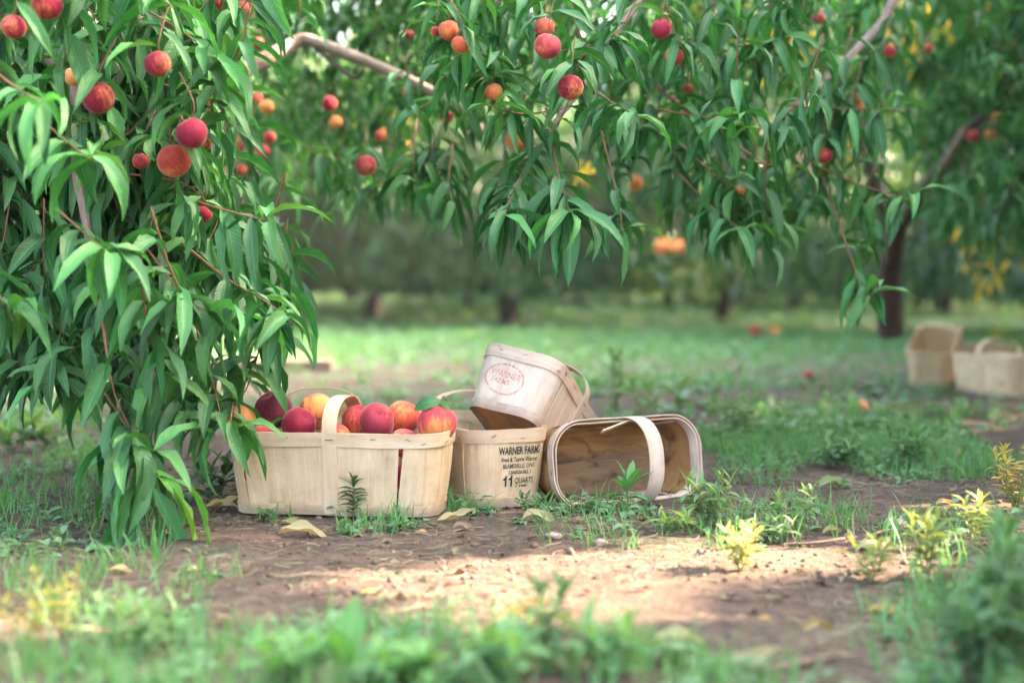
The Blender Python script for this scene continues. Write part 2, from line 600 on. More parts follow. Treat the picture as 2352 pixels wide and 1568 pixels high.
class Foliage:
    """leaf placements and twigs that belong to one tree"""
    def __init__(self):
        self.L = []      # (pos, az, roll, pitch, scale, variant, tint, young)
        self.T = []      # twig curves

    def shoot(self, pts, n, ln=0.135, r0=0.0028, start=0.1, tint=None, young_tip=4, spread=math.pi, az0=None, show=True, hang=True):
        c = bez(pts, 6)
        if show: self.T.append((c, [r0 + (0.0009 - r0) * i / (len(c) - 1) for i in range(len(c))]))
        for i in range(n):
            t = start + (1 - start) * (i + random.random() * 0.6) / n
            t = 1 - (1 - t) ** 1.25
            tip = i >= n - young_tip
            k = min(len(c) - 1, int(t * (len(c) - 1)))
            p = c[k]
            az = i * 2.4 + random.uniform(-0.5, 0.5) if az0 is None else az0 + random.uniform(-spread, spread)
            if tip:
                a0 = random.choice((60, 45, 30, 15, 5, -10)); s = ln * random.uniform(0.75, 1.1); y = random.uniform(0.35, 1.1)
            else:
                a0 = random.choice((15, 10, -5, -10, -30, -35, -50, -65) if hang else (50, 35, 30, 15, 10, -5, -10, -30, -50)); s = ln * random.uniform(0.85, 1.15); y = random.uniform(0, 0.25)
            col = tint
            self.L.append((p.copy(), az, random.uniform(-0.5, 0.5), random.uniform(-0.15, 0.15), s, pick_bend(a0), col, y))

    def build(self, tree, nparts=300, key=None):
        """the leaves that show largest become parts, the rest one mass"""
        def size(l):
            d = l[0].y
            px, py = proj(*l[0])
            inside = -60 < px < 2412 and -120 < py < 1600
            return (l[4] / d) * (1 if inside else 0.01) * (1.0 if d > 2.0 else 0.5)
        spots_ = [(h[0], h[1], h[2], h[3]) for h in hanging]
        def hides(l):
            v = LEAF_HI[l[5]][0].reshape(7, 5, 3)[1:, 2]
            q = (rot_from(l[1], l[2], l[3]) @ v.T).T * l[4] + np.array(l[0])
            for c in q:
                if c[1] < 0.8: continue
                x, y = proj(*c)
                for (hx, hy, hr, hY) in spots_:
                    if c[1] < hY and (x - hx) ** 2 + (y - hy) ** 2 < (hr * 0.85 + 4) ** 2: return True
            return False
        self.L = [l for l in self.L if not (hides(l) and random.random() < 0.86)]
        L = sorted(self.L, key=size, reverse=True) if key is None else sorted(self.L, key=key)
        for (p, az, ro, pi, s, v, tint, y) in L[:nparts]:
            o = link('leaf', LEAF_ME[v], tree)
            m = Matrix(rot_from(az, ro, pi).tolist()).to_4x4()
            o.matrix_local = Matrix.Translation(p - tree.location) @ m @ Matrix.Scale(s, 4)
            c0 = tint or (1, 1, 1)
            b = random.uniform(0.75, 1.3)
            yw = 1.5 if random.random() < 0.04 else 1.0
            o.color = (b * yw * c0[0] * (1 + 1.7 * y), b * c0[1] * (1 + 1.2 * y), b * c0[2] * (1 + 0.6 * y), 1)
        rest = L[nparts:]
        if rest:
            o = build_mass('foliage', LEAF_HI, [np.array(l[0] - tree.location) for l in rest],
                           rot_from([l[1] for l in rest], [l[2] for l in rest], [l[3] for l in rest]),
                           [l[4] for l in rest], [l[5] for l in rest], [l[7] * 0.7 for l in rest], M_LEAF, tree)
            o['kind'] = 'stuff'
        if self.T:
            tl = [([p - tree.location for p in c], r) for c, r in self.T]
            big = tl[:40]
            for c, r in big:
                link('twig', tube_mesh('twig', c[::2] + [c[-1]], r[::2] + [r[-1]], 5), tree, M_TWIG)
            if tl[40:]:
                o = link('twigs', tubes_mesh('twigs', [(c[::2] + [c[-1]], r[::2] + [r[-1]]) for c, r in tl[40:]], 4), tree, M_TWIG)
                o['kind'] = 'stuff'


def in_poly(x, y, poly):
    ins = False
    n = len(poly)
    for i in range(n):
        x1, y1 = poly[i]; x2, y2 = poly[i - 1]
        if (y1 > y) != (y2 > y) and x < (x2 - x1) * (y - y1) / (y2 - y1) + x1:
            ins = not ins
    return ins


def fill(fol, poly, n, depth, nl=(10, 15), ln=0.135, drop=(0.10, 0.28), yt=3):
    x0, x1 = min(p[0] for p in poly), max(p[0] for p in poly)
    y0, y1 = min(p[1] for p in poly), max(p[1] for p in poly)
    k = 0
    while k < n:
        px, py = random.uniform(x0, x1), random.uniform(y0, y1)
        if not in_poly(px, py, poly): continue
        Y = random.uniform(*depth)
        tip = P(px, py, Y)
        if tip.z < 0.16: continue
        l = random.uniform(*drop)
        az = random.uniform(0, 6.28)
        a = tip + Vector((math.cos(az) * l * 0.7, math.sin(az) * l * 0.7, l))
        mid = tip + Vector((math.cos(az) * l * 0.45, math.sin(az) * l * 0.45, l * 0.35))
        fol.shoot([a, mid, tip], random.randint(*nl), ln, 0.0022, young_tip=yt, hang=random.random() < 0.45)
        k += 1


# gaps in the off-frame crowns through which the sun reaches the ground
BEAMS = []


def beam(px, py, r, z=0.0):
    g = G(px, py)
    BEAMS.append((np.array([g.x, g.y, z]), r))


def lit(pos):
    """mask of positions that would shade one of the sun patches"""
    pos = np.asarray(pos)
    m = np.zeros(len(pos), bool)
    for c, r in BEAMS:
        d = pos - c
        t = d @ SUN
        q = d - t[:, None] * SUN
        m |= (t > 0) & ((q * q).sum(1) < (r + 0.068) ** 2)
    return m


for a in ((880, 1345, .075), (980, 1320, .085), (1080, 1305, .10), (1190, 1300, .11), (1300, 1290, .10), (1420, 1290, .10), (1540, 1295, .10), (1640, 1300, .09),
          (1000, 1385, .08), (1120, 1370, .08), (1150, 1430, .05), (1760, 1310, .03)):
    beam(*a)
for a in ((1645, 1200, -.03, .09), (1700, 1305, .02, .06), (2000, 1320, -.02, .07), (2130, 1300, .0, .10), (2236, 1250, -.01, .09), (2335, 1170, .03, .10), (2335, 1215, .02, .02),
          (60, 1450, .03, .08), (150, 1420, .015, .09), (240, 1440, 0, .06)):
    beam(*a)

# ------------------------------------------------------------------ baskets
def outline(a, b, r, f):
    """point on a rounded rectangle; f in [0,1) starts at the front middle and runs counter-clockwise seen from above"""
    f = f % 1.0
    sx, sy, q = a - r, b - r, math.pi * r / 2
    per = 4 * sx + 4 * sy + 4 * q
    s = f * per
    for kind, L, c in (('l', sx, ((0, -b), (1, 0))), ('c', q, ((sx, -sy), -90)), ('l', 2 * sy, ((a, -sy), (0, 1))), ('c', q, ((sx, sy), 0)),
                       ('l', 2 * sx, ((sx, b), (-1, 0))), ('c', q, ((-sx, sy), 90)), ('l', 2 * sy, ((-a, sy), (0, -1))), ('c', q, ((-sx, -sy), 180)), ('l', sx, ((-sx, -b), (1, 0)))):
        if s <= L or L == sx and kind == 'l' and c[0][0] < 0 and c[1][0] == 1:
            if kind == 'l':
                return (c[0][0] + c[1][0] * s, c[0][1] + c[1][1] * s), (c[1][1], -c[1][0])
            an = R(c[1]) + s / r
            return (c[0][0] + r * math.cos(an), c[0][1] + r * math.sin(an)), (math.cos(an), math.sin(an))
        s -= L
    return (0, -b), (0, -1)


class BasketShape:
    def __init__(s, a0, b0, a1, b1, H, r0=0.05, r1=0.06):
        s.a0, s.b0, s.a1, s.b1, s.H, s.r0, s.r1 = a0, b0, a1, b1, H, r0, r1

    def at(s, f, z, out=0.0):
        t = z / s.H
        l = lambda p, q: p + (q - p) * t
        (x, y), (nx_, ny_) = outline(l(s.a0, s.a1), l(s.b0, s.b1), l(s.r0, s.r1), f)
        return Vector((x + nx_ * out, y + ny_ * out, z))

    def per(s):
        return 2 * (s.a1 + s.b1) * 2 - 8 * s.r1 + 2 * math.pi * s.r1


def shell(sh, fb, ft, z0, z1, o0, o1, nu=24, nz=5, closed=False, bow=0.0, wob=0.0, ph=0.0):
    """bent strip of wood between outline fractions fb (at z0) and ft (at z1) with real thickness o0..o1"""
    V, U, F = [], [], []
    pl = sh.per()
    cols = nu if closed else nu + 1
    for side, o in ((0, o0), (1, o1)):
        for j in range(nz + 1):
            t = j / nz
            z = z0 + (z1 - z0) * t
            for i in range(cols):
                u = i / nu
                f = (fb[0] + (fb[1] - fb[0]) * u) * (1 - t) + (ft[0] + (ft[1] - ft[0]) * u) * t
                w = wob * math.sin(f * 40 + ph) + bow * math.sin(math.pi * t)
                zz = z + wob * 1.2 * math.sin(f * 31 + ph * 2) * (1 if nz < 4 else t)
                p = sh.at(f, min(z, sh.H), o + w)
                V.append((p.x, p.y, zz)); U.append((f * pl, z))
    n = cols * (nz + 1)
    nxt = lambda i: (i + 1) % cols if closed else i + 1
    for j in range(nz):
        for i in range(nu):
            a, b, c, d = j * cols + i, j * cols + nxt(i), (j + 1) * cols + nxt(i), (j + 1) * cols + i
            F.append((a + n, b + n, c + n, d + n)); F.append((d, c, b, a))
    for i in range(nu):
        F.append((i, nxt(i), nxt(i) + n, i + n))
        k = nz * cols
        F.append((k + i + n, k + nxt(i) + n, k + nxt(i), k + i))
    if not closed:
        for j in range(nz):
            a, d = j * cols, (j + 1) * cols
            F.append((a + n, d + n, d, a))
            a, d = j * cols + nu, (j + 1) * cols + nu
            F.append((a, d, d + n, a + n))
    return V, F, U


def flat_mesh(name, V, F, U, auto=40):
    me = mesh_np(name, V, F, U)
    me.set_sharp_from_angle(angle=R(auto))
    return me


def box_np(c, ax, ay, az_):
    """oriented box from centre and three half-axis vectors"""
    c, ax, ay, az_ = map(Vector, (c, ax, ay, az_))
    V = [c + ax * i + ay * j + az_ * k for i in (-1, 1) for j in (-1, 1) for k in (-1, 1)]
    F = [(0, 1, 3, 2), (4, 6, 7, 5), (0, 4, 5, 1), (2, 3, 7, 6), (0, 2, 6, 4), (1, 5, 7, 3)]
    return [tuple(v) for v in V], F, [(v.x, v.z) for v in V]


def strip(name, path, half_w, side, thick, parent, mat):
    """flat wooden strip along path; side = unit vector across"""
    side = Vector(side)
    V, U, F = [], [], []
    L = 0
    n = len(path)
    for i, p in enumerate(path):
        t = (path[min(i + 1, n - 1)] - path[max(i - 1, 0)]).normalized()
        nrm = side.cross(t).normalized()
        if i: L += (p - path[i - 1]).length
        for s, o in ((-1, 0), (1, 0), (1, 1), (-1, 1)):
            q = p + side * (half_w * s) + nrm * (thick * o)
            V.append(tuple(q)); U.append((L, 1 + half_w * s + o * 0.11))
    for i in range(n - 1):
        for k in range(4):
            a, b = i * 4 + k, i * 4 + (k + 1) % 4
            F.append((a, b, b + 4, a + 4))
    F.append((3, 2, 1, 0)); F.append(tuple((n - 1) * 4 + k for k in range(4)))
    return link(name, flat_mesh(name, V, F, U), parent, mat)


def basket(name, sh, matrix, label, cat='basket', group=None, mats=(M_VENEER, M_RIM, M_RIM, M_BASE, M_VENEER), arch=0.068, hw=0.0155,
           slits=((0.655, 0.70), (0.84, 0.80)), handle=True, lean=0.0, seed=0, staples=True, skew=0.0, inner=None, gap=0.008):
    rd = random.Random(seed)
    mv, mr, mh, mb, me_ = mats
    root = empty(name, (0, 0, 0), label, cat, group)
    H = sh.H
    per = sh.per()
    fa = lambda frac: frac * sh.a1 / per           # x along the front as an outline fraction
    sr, sl = fa(slits[0][0]), fa(slits[1][0])      # front slits right / left
    br, bl = 0.5 - fa(slits[0][1]), 0.5 + fa(slits[1][1])
    g = gap / per / 2
    T = 0.0022
    zb, zt = 0.004, H - 0.006
    def panel(nm, f0, f1, m, ph):
        V, F, U = shell(sh, (f0 + g * 0.35, f1 - g * 0.35), (f0 + g * 1.5, f1 - g * 1.5), zb, zt, -T, 0.0, 26, 6, bow=0.002, wob=0.0008, ph=ph)
        return link(nm, flat_mesh(nm, V, F, U), root, m)
    panel('side_panel', -sl, sr, mv, 1)
    panel('side_panel', br, bl, inner or mv, 2)
    panel('end_panel', sr, br, me_, 3)
    panel('end_panel', bl, 1 - sl, me_, 4)
    V, F, U = shell(sh, (0, 1), (0, 1), H - 0.029, H, 0.0012, 0.0042, 84, 2, True, wob=0.0008, ph=seed)
    link('rim_band', flat_mesh('rim_band', V, F, U), root, mr)
    V, F, U = shell(sh, (0, 1), (0, 1), H - 0.026, H - 0.001, -0.0058, -0.0032, 84, 2, True, wob=0.0006, ph=seed + 2)
    link('inner_rim_band', flat_mesh('inner_rim_band', V, F, U), root, mr)
    V, F, U = shell(sh, (0, 1), (0, 1), 0.0, 0.021, 0.0012, 0.0036, 84, 2, True, wob=0.0006, ph=seed + 4)
    link('bottom_band', flat_mesh('bottom_band', V, F, U), root, mr)
    # base board: two planks
    N = 60
    for half in (0, 1):
        Vb, Ub, Fb = [], [], []
        fs = [i / N * 0.5 - 0.25 + 0.5 * half for i in range(N + 1)]
        for z in (0.009, 0.014):
            for f in fs:
                p = sh.at(f, 0.012, -0.004)
                y = max(p.y, 0.0008) if half else min(p.y, -0.0008)
                Vb.append((p.x, y, z)); Ub.append((p.x, y))
                Vb.append((p.x, 0.0008 if half else -0.0008, z)); Ub.append((p.x, 0.0))
        n = 2 * (N + 1)
        for i in range(N):
            a = 2 * i
            Fb.append((a + n, a + 1 + n, a + 3 + n, a + 2 + n)); Fb.append((a + 2, a + 3, a + 1, a))
            Fb.append((a, a + n, a + 2 + n, a + 2)); Fb.append((a + 1, a + 3, a + 3 + n, a + 1 + n))
        link('base_board', flat_mesh('base_board', Vb, Fb, Ub), root, mb)
    if handle:
        path = []
        o = 0.0046
        for i in range(7):
            z = 0.003 + (H - 0.003) * i / 6
            path.append(sh.at(0.0, z, o))
        w = sh.b1 + o
        for i in range(1, 24):
            an = math.pi * i / 24
            cx_, sx_ = math.cos(an), math.sin(an)
            y = -w * math.copysign(abs(cx_) ** 0.85, cx_)
            path.append(Vector((0.0 + lean * abs(sx_) ** 0.8, y + skew * sx_, H + arch * abs(sx_) ** 0.85)))
        for i in range(7):
            z = H - (H - 0.003) * i / 6
            path.append(sh.at(0.5, z, o))
        strip('handle', path, hw, (1, 0, 0), -0.0022, root, mh)
        if staples:
            for (dx, z) in ((0, H - 0.014), (0, 0.017)):
                c = sh.at(0, z, 0.0075)
                V, F, U = box_np(c, (0.0085, 0, 0), (0, 0.0006, 0), (0, 0, 0.0007))
                link('staple', mesh_np('staple', V, F, U, smooth=False), root, M_STAPLE)
    if staples:
        for f in (0.075, 0.135, 0.16, 0.21, 0.235, 0.29, 0.36, 0.64, 0.71, 0.765, 0.84, 0.865, 0.925):
            for z in ((H - 0.012, H - 0.02)[rd.randint(0, 1)],):
                c = sh.at(f, z, 0.0046); c2 = sh.at(f + 0.004, z, 0.0046)
                t = (c2 - c).normalized()
                nrm = Vector((t.y, -t.x, 0))
                an = rd.uniform(-0.5, 0.5)
                V, F, U = box_np(c, (t * math.cos(an) + Vector((0, 0, math.sin(an)))) * 0.0055, nrm * 0.0006, Vector((0, 0, 0.0007)))
                link('staple', mesh_np('staple', V, F, U, smooth=False), root, M_STAPLE)
    root.matrix_world = matrix
    return root


def place(loc, rz, rx=0.0, ry=0.0):
    return Matrix.Translation(loc) @ Matrix.Rotation(rz, 4, 'Z') @ Matrix.Rotation(rx, 4, 'X') @ Matrix.Rotation(ry, 4, 'Y')


BIG = BasketShape(0.2120, 0.086, 0.232, 0.102, 0.172)
EMPTY = BasketShape(0.2175, 0.084, 0.238, 0.099, 0.170)
g1 = G(790, 1190)
B1 = Vector((g1.x - 0.010, g1.y + 0.070, height(g1.x, g1.y) + 0.008))
RZ1 = R(-8.5)
basket('fruit_basket', BIG, place(B1, RZ1), 'pale wooden fruit basket filled with ripe peaches', seed=1)

e2 = G(1172, 1166)
A2 = R(27)
d2 = Vector((-math.sin(A2), math.cos(A2), 0))
B2 = Vector((e2.x, e2.y, 0)) + d2 * 0.2175
B2.z = height(B2.x, B2.y) + 0.006
# local -x end faces the camera
RZ2 = math.atan2(d2.y, d2.x)
b2 = basket('fruit_basket', EMPTY, place(B2, RZ2), 'upright wooden basket with black WARNER FARMS lettering beside the peach basket', seed=2,
            slits=((0.80, 0.80), (0.80, 0.80)), hw=0.014)

c5 = P(737, 1000, 3.42)
basket('fruit_basket', EMPTY, place(Vector((c5.x, 3.42, height(c5.x, 3.42) + 0.004)), R(92)), 'upright basket mostly hidden behind the peaches with only its thin handle showing',
       seed=5, arch=0.066, hw=0.012, mats=(M_VENEER, M_BASE, M_BASE, M_BASE, M_VENEER))

# lying basket, opening towards the camera
LYING = BasketShape(0.172, 0.078, 0.192, 0.094, 0.135, 0.055, 0.07)
g4a, g4b = G(1276, 1166), G(1606, 1137)
ax4 = (g4b - g4a).normalized()
op4 = Vector((ax4.y, -ax4.x, 0.0))
tl = math.atan2(LYING.b1 - LYING.b0, LYING.H)
up4 = Vector((0, 0, 1))
op4t = (op4 * math.cos(tl) + up4 * math.sin(tl) * 0.9).normalized()
y4 = op4t.cross(ax4).normalized()
c4 = (g4a + g4b) * 0.5
c4.z = height(c4.x, c4.y) + 0.000 + LYING.b1
c4 -= op4t * LYING.H
M4 = Matrix.Translation(c4) @ Matrix(((ax4.x, y4.x, op4t.x), (ax4.y, y4.y, op4t.y), (ax4.z, y4.z, op4t.z))).to_4x4()
b4 = basket('fruit_basket', LYING, M4, 'weathered basket lying on its side with its stained brown inside facing out', seed=4, arch=0.060, hw=0.019, lean=0.034,
            mats=(M_GREYV, M_GREYR, M_GREYR, M_BROWNV, M_BROWNV), slits=((0.8, 0.8), (0.8, 0.8)), inner=M_BROWNV)
sp = [M4 @ Vector(q) for q in ((0.01, 0.092, 0.138), (-0.03, 0.082, 0.142), (-0.075, 0.070, 0.146))]
o = strip('splinter', [b4.matrix_world.inverted() @ q for q in sp], 0.006, (0, 0.5, 0.86), 0.003, b4, M_VENEER)

# leaning basket, red stamp on its raised end
L3 = Vector((0.30, 0.80, -0.50)).normalized()
U3 = Vector((0.36, 0.36, 0.86)); U3 = (U3 - L3 * U3.dot(L3)).normalized()
Y3 = U3.cross(L3).normalized()
near = P(1146, 946, 3.14)                 # bottom edge of the raised end
SH3 = BasketShape(0.185, 0.082, 0.205, 0.098, 0.150, 0.035, 0.045)
C3 = near + L3 * SH3.a0
M3 = Matrix.Translation(C3) @ Matrix(((L3.x, Y3.x, U3.x), (L3.y, Y3.y, U3.y), (L3.z, Y3.z, U3.z))).to_4x4()
b3 = basket('fruit_basket', SH3, M3, 'tipped up basket with faded red oval stamp resting on the other baskets', seed=3, arch=0.07, hw=0.014,
            mats=(M_GREYV, M_GREYR, M_GREYR, M_BASE, M_GREYV), slits=((0.62, 0.72), (0.72, 0.62)))

# two baskets in the distance
f1 = G(2134, 893)
A6 = R(-24)
d6 = Vector((-math.sin(A6), math.cos(A6), 0))
B6 = Vector((f1.x, f1.y, 0)) + d6 * 0.21; B6.z = height(B6.x, B6.y) + 0.050
basket('fruit_basket', EMPTY, place(B6, math.atan2(d6.y, d6.x), 0, R(-13)), 'far tan basket tilted towards the camera with its far end propped up', seed=6, staples=False)
B8 = B6 + d6 * 0.30 + Vector((0.10, 0.06, 0)); B8.z = height(B8.x, B8.y)
basket('fruit_basket', EMPTY, place(B8, R(8)), 'far tan basket standing behind the tilted one and holding it up', seed=8, staples=False, handle=False)
f2, f3 = G(2190, 898), G(2322, 916)
e7 = (f3 - f2).normalized()
n7 = Vector((-e7.y, e7.x, 0))
B7 = (f2 + f3) * 0.5 + n7 * 0.084; B7.z = height(B7.x, B7.y)
basket('fruit_basket', EMPTY, place(B7, math.atan2(e7.y, e7.x)), 'far tan basket turned sideways and cut by the picture edge', seed=7, staples=False)


# printed lettering
def text_mesh(s, size, sx, bold=0.0):
    cu = bpy.data.curves.new('txt', 'FONT')
    cu.body = s; cu.size = size; cu.align_x = 'CENTER'; cu.resolution_u = 3
    cu.offset = bold
    ob = bpy.data.objects.new('txt', cu)
    COL.objects.link(ob)
    me = bpy.data.meshes.new_from_object(ob.evaluated_get(bpy.context.evaluated_depsgraph_get()))
    bpy.data.objects.remove(ob); bpy.data.curves.remove(cu)
    for v in me.vertices: v.co.x *= sx
    return me


def print_on(sh, root, me, f0, zc, mat, tilt=0.0, name='lettering', dx=0.0, out=0.0024):
    """wrap a flat mesh (x along the outline, y up) on the basket side"""
    per = sh.per()
    for v in me.vertices:
        x, y = v.co.x + dx, v.co.y
        x, y = x * math.cos(tilt) - y * math.sin(tilt), x * math.sin(tilt) + y * math.cos(tilt)
        z = zc + y
        p = sh.at(f0 + x / per, z, out + 0.002 * math.sin(math.pi * (z - 0.004) / (sh.H - 0.01)))
        v.co = p
    me.materials.clear(); me.materials.append(mat)
    return link(name, me, root)


# the end of the basket that faces the camera is local -x: outline fraction 0.75
F2 = 0.75 + 0.006
for s, size, sx, z, dx, bold in (('WARNER FARMS', 0.0235, 0.60, 0.1160, 0.002, 0.0006), ('Fred & Torrie Warner', 0.0135, 0.74, 0.1000, 0.002, 0.00035), ('BEAMSVILLE, ONT.', 0.0135, 0.76, 0.0857, 0.002, 0.00025),
                           ('CANADA NO. 1', 0.0110, 0.74, 0.0725, 0.004, 0.0003), ('QUARTS', 0.0185, 0.68, 0.0515, 0.016, 0.0002)):
    print_on(EMPTY, b2, text_mesh(s, size, sx, bold), F2, z, M_INK, dx=dx + 0.006)
for dx in (-0.031, -0.0165):        # the two heavy ones of the 11, each with its flag
    V = [(-0.0022, y_, 0) for y_ in (0, .005, .010, .0145, .0195, .024)] + [(0.0022, y_, 0) for y_ in (0, .005, .010, .0145, .0195, .024)] + [(-0.0075, .0145, 0), (-0.0075, .0175, 0)]
    F = [(i, i + 6, i + 7, i + 1) for i in range(5)] + [(12, 3, 4, 13)]
    print_on(EMPTY, b2, mesh_np('lettering', V, F), F2, 0.0455, M_INK, dx=dx + 0.006)
for dx, w in ((-0.004, 0.0016), (0.0055, 0.0015), (0.0165, 0.0075)):
    N = 10
    V = [((-1 + 2 * i / N) * w, yy, 0) for yy in (-0.0017, 0.0017) for i in range(N + 1)]
    F = [(i, i + 1, i + N + 2, i + N + 1) for i in range(N)]
    print_on(EMPTY, b2, mesh_np('small_print', V, F), F2, 0.0455, M_INK, name='small_print', dx=dx + 0.006)
V, F = [], []
N = 64
for i in range(N):
    an = 2 * math.pi * i / N
    for k in (1.0, 0.925):
        V.append((0.052 * k * math.cos(an), 0.036 * (k - (1 - k) * 0.5) * math.sin(an), 0))
for i in range(N):
    a, b = 2 * i, 2 * ((i + 1) % N)
    F.append((a, b, b + 1, a + 1))
F3 = 0.75 - 0.012
print_on(SH3, b3, mesh_np('stamp_ring', V, F), F3, 0.074, M_RED, tilt=R(-4), name='stamp_ring')
for s, size, y, dx in (('WARNER', 0.020, 0.002, 0.0), ('FARMS', 0.017, -0.014, -0.008)):
    me = text_mesh(s, size, 0.95, 0.0005)
    for v in me.vertices: v.co.y += y
    print_on(SH3, b3, me, F3, 0.076, M_RED, tilt=R(-4), dx=dx, name='stamp_lettering')


# ------------------------------------------------------------------ peaches
def peach_arrays(seed, nu=36, nv=18):
    r = random.Random(seed)
    V, F, U = [], [], []
    sq = r.uniform(0.92, 1.0)
    for j in range(nv + 1):
        th = math.pi * j / nv
        for i in range(nu):
            ph = 2 * math.pi * i / nu
            d = ((ph + math.pi) % (2 * math.pi)) - math.pi
            rad = 1 - 0.10 * math.exp(-(abs(d) / 0.20) ** 1.3) * math.sin(th) ** 0.7
            rad *= 1 + 0.02 * math.sin(2 * ph + seed) * math.sin(th)
            z = math.cos(th) * sq
            if th < 0.75: z -= 0.20 * math.exp(-(th / 0.30) ** 2)
            if th > 2.75: z -= 0.05 * (th - 2.75) / 0.4
            V.append((rad * math.sin(th) * math.cos(ph), rad * math.sin(th) * math.sin(ph), z))
            U.append((i / nu, j / nv))
    for j in range(nv):
        for i in range(nu):
            a, b = j * nu + i, j * nu + (i + 1) % nu
            F.append((a, a + nu, b + nu, b))
    return V, F, U


PEACH_ME = []
for q in range(5):
    me = mesh_np('peach', *peach_arrays(q * 3 + 1)); me.materials.append(M_PEACH)
    PEACH_ME.append(me)
RED, DEEP, PURP, ORANGE, PALE, PINK = (0.45, 0.036, 0.048), (0.27, 0.015, 0.032), (0.145, 0.018, 0.035), (0.66, 0.15, 0.04), (0.70, 0.34, 0.15), (0.50, 0.065, 0.075)


def peach(loc, rad, col, spread, label, group, rot=None, seed=None):
    o = bpy.data.objects.new('peach', PEACH_ME[random.randrange(5) if seed is None else seed])
    COL.objects.link(o)
    o.location = loc
    o.rotation_euler = rot or (random.uniform(-0.5, 0.5), random.uniform(-0.5, 0.5), random.uniform(0, 6.28))
    o.scale = (rad, rad, rad)
    o.color = (*col, spread)
    return tag(o, label, 'peach', group)


GB = 'peaches heaped in the front basket'
basket_peaches = [
    (556, 963, 36, 3.03, PALE, 0.25, 'pale yellow peach at the leafy corner of the filled basket', (0.9, 0.5, 1.0)),
    (628, 941, 45, 3.05, PURP, 1.0, 'dark purple peach topping the heap in the filled basket', (-0.5, 0.1, 2.6)),
    (687, 975, 41, 2.985, DEEP, 0.78, 'dark red and orange peach beside a curled leaf at the basket rim', (0.9, 0.3, 0.5)),
    (607, 1007, 34, 2.985, PINK, 0.8, 'low pink peach peeking over the rim under the dark purple one', None),
    (728, 944, 43, 3.06, DEEP, 0.60, 'yellow topped peach with a red base behind the basket handle', (0.4, -0.5, 4.2)),
    (768, 1009, 40, 2.98, (0.58, 0.07, 0.05), 0.72, 'orange peach directly under the arch of the filled basket handle', None),
    (822, 966, 38, 3.06, RED, 0.9, 'red peach half hidden behind the round mauve peach', None),
    (866, 966, 42, 2.975, (0.36, 0.04, 0.05), 0.95, 'round mauve red peach just right of the basket handle', (1.0, 0.1, 0.2)),
    (927, 957, 40, 3.05, (0.62, 0.10, 0.05), 0.80, 'orange and pink peach behind the mauve red one', None),
    (928, 1016, 35, 2.98, PINK, 0.62, 'low pale pink peach showing only its top at the basket rim', None),
    (1004, 972, 47, 2.975, (0.60, 0.06, 0.06), 0.85, 'bright red peach with a green leaf and stem on top', (0.15, 0.1, 3.9)),
]
for (px, py, r, Y, c, s, lab, ro) in basket_peaches:
    pp = P(px, py, Y)
    o = peach(pp, r * Y / FPX, c, s, lab, GB, ro)
    if 'stem on top' in lab:
        top = Vector((pp.x, pp.y, pp.z + 0.043)) - pp
        inv = o.rotation_euler.to_matrix().inverted() * (FPX / (r * Y))
        lv = lambda v: inv @ v
        link('stem', tube_mesh('stem', [lv(Vector(q)) for q in ((0.005, 0, 0.030), (0.010, -0.002, 0.046), (0.014, -0.004, 0.058))], [0.09, 0.07, 0.06], 6), o, M_GTWIG)
        for az, v, s2, tint, rl, up_ in ((3.45, 4, 0.062, (3.4, 2.3, 2.6), -0.9, 0.006), (-0.15, 5, 0.045, (3.2, 1.9, 0.8), 0.7, 0.0), (0.9, 2, 0.035, (2.4, 2.2, 1.3), 0.5, 0.0)):
            lf = link('leaf', LEAF_ME[v], o)
            m = Matrix(rot_from(az, rl, 0.0).tolist())
            m = (m @ Matrix.Diagonal((1, 2.3, 1)))
            lf.matrix_local = Matrix.Translation(lv(Vector((0.006, -0.012, 0.043 + up_)))) @ (inv @ m * s2).to_4x4()
            lf.color = (*tint, 1)
    if 'curled leaf' in lab:
        inv = o.rotation_euler.to_matrix().inverted() * (FPX / (r * Y))
        lf = link('leaf', LEAF_ME[6], o)
        m = Matrix(rot_from(3.5, 0.9, 0.0).tolist()) @ Matrix.Diagonal((1, 1.8, 1))
        lf.matrix_local = Matrix.Translation(inv @ Vector((-0.030, -0.018, 0.014))) @ (inv @ m * 0.05).to_4x4()
        lf.color = (1.5, 1.2, 0.8, 1)
# peaches lower in the basket, seen through the slits in its side
for lx, ly, lz, lab in ((0.155, -0.03, 0.075, 'red peach deep in the filled basket showing through the slit near its stemmed peach'), (0.18, -0.025, 0.115, 'peach under the stemmed peach seen in the top of the basket slit'),
                        (-0.175, -0.03, 0.085, 'dark peach deep in the filled basket showing through the slit under the leaves')):
    peach(Matrix.Translation(B1) @ Matrix.Rotation(RZ1, 4, 'Z') @ Vector((lx, ly, lz)), 0.037, RED, 0.9, lab, GB)

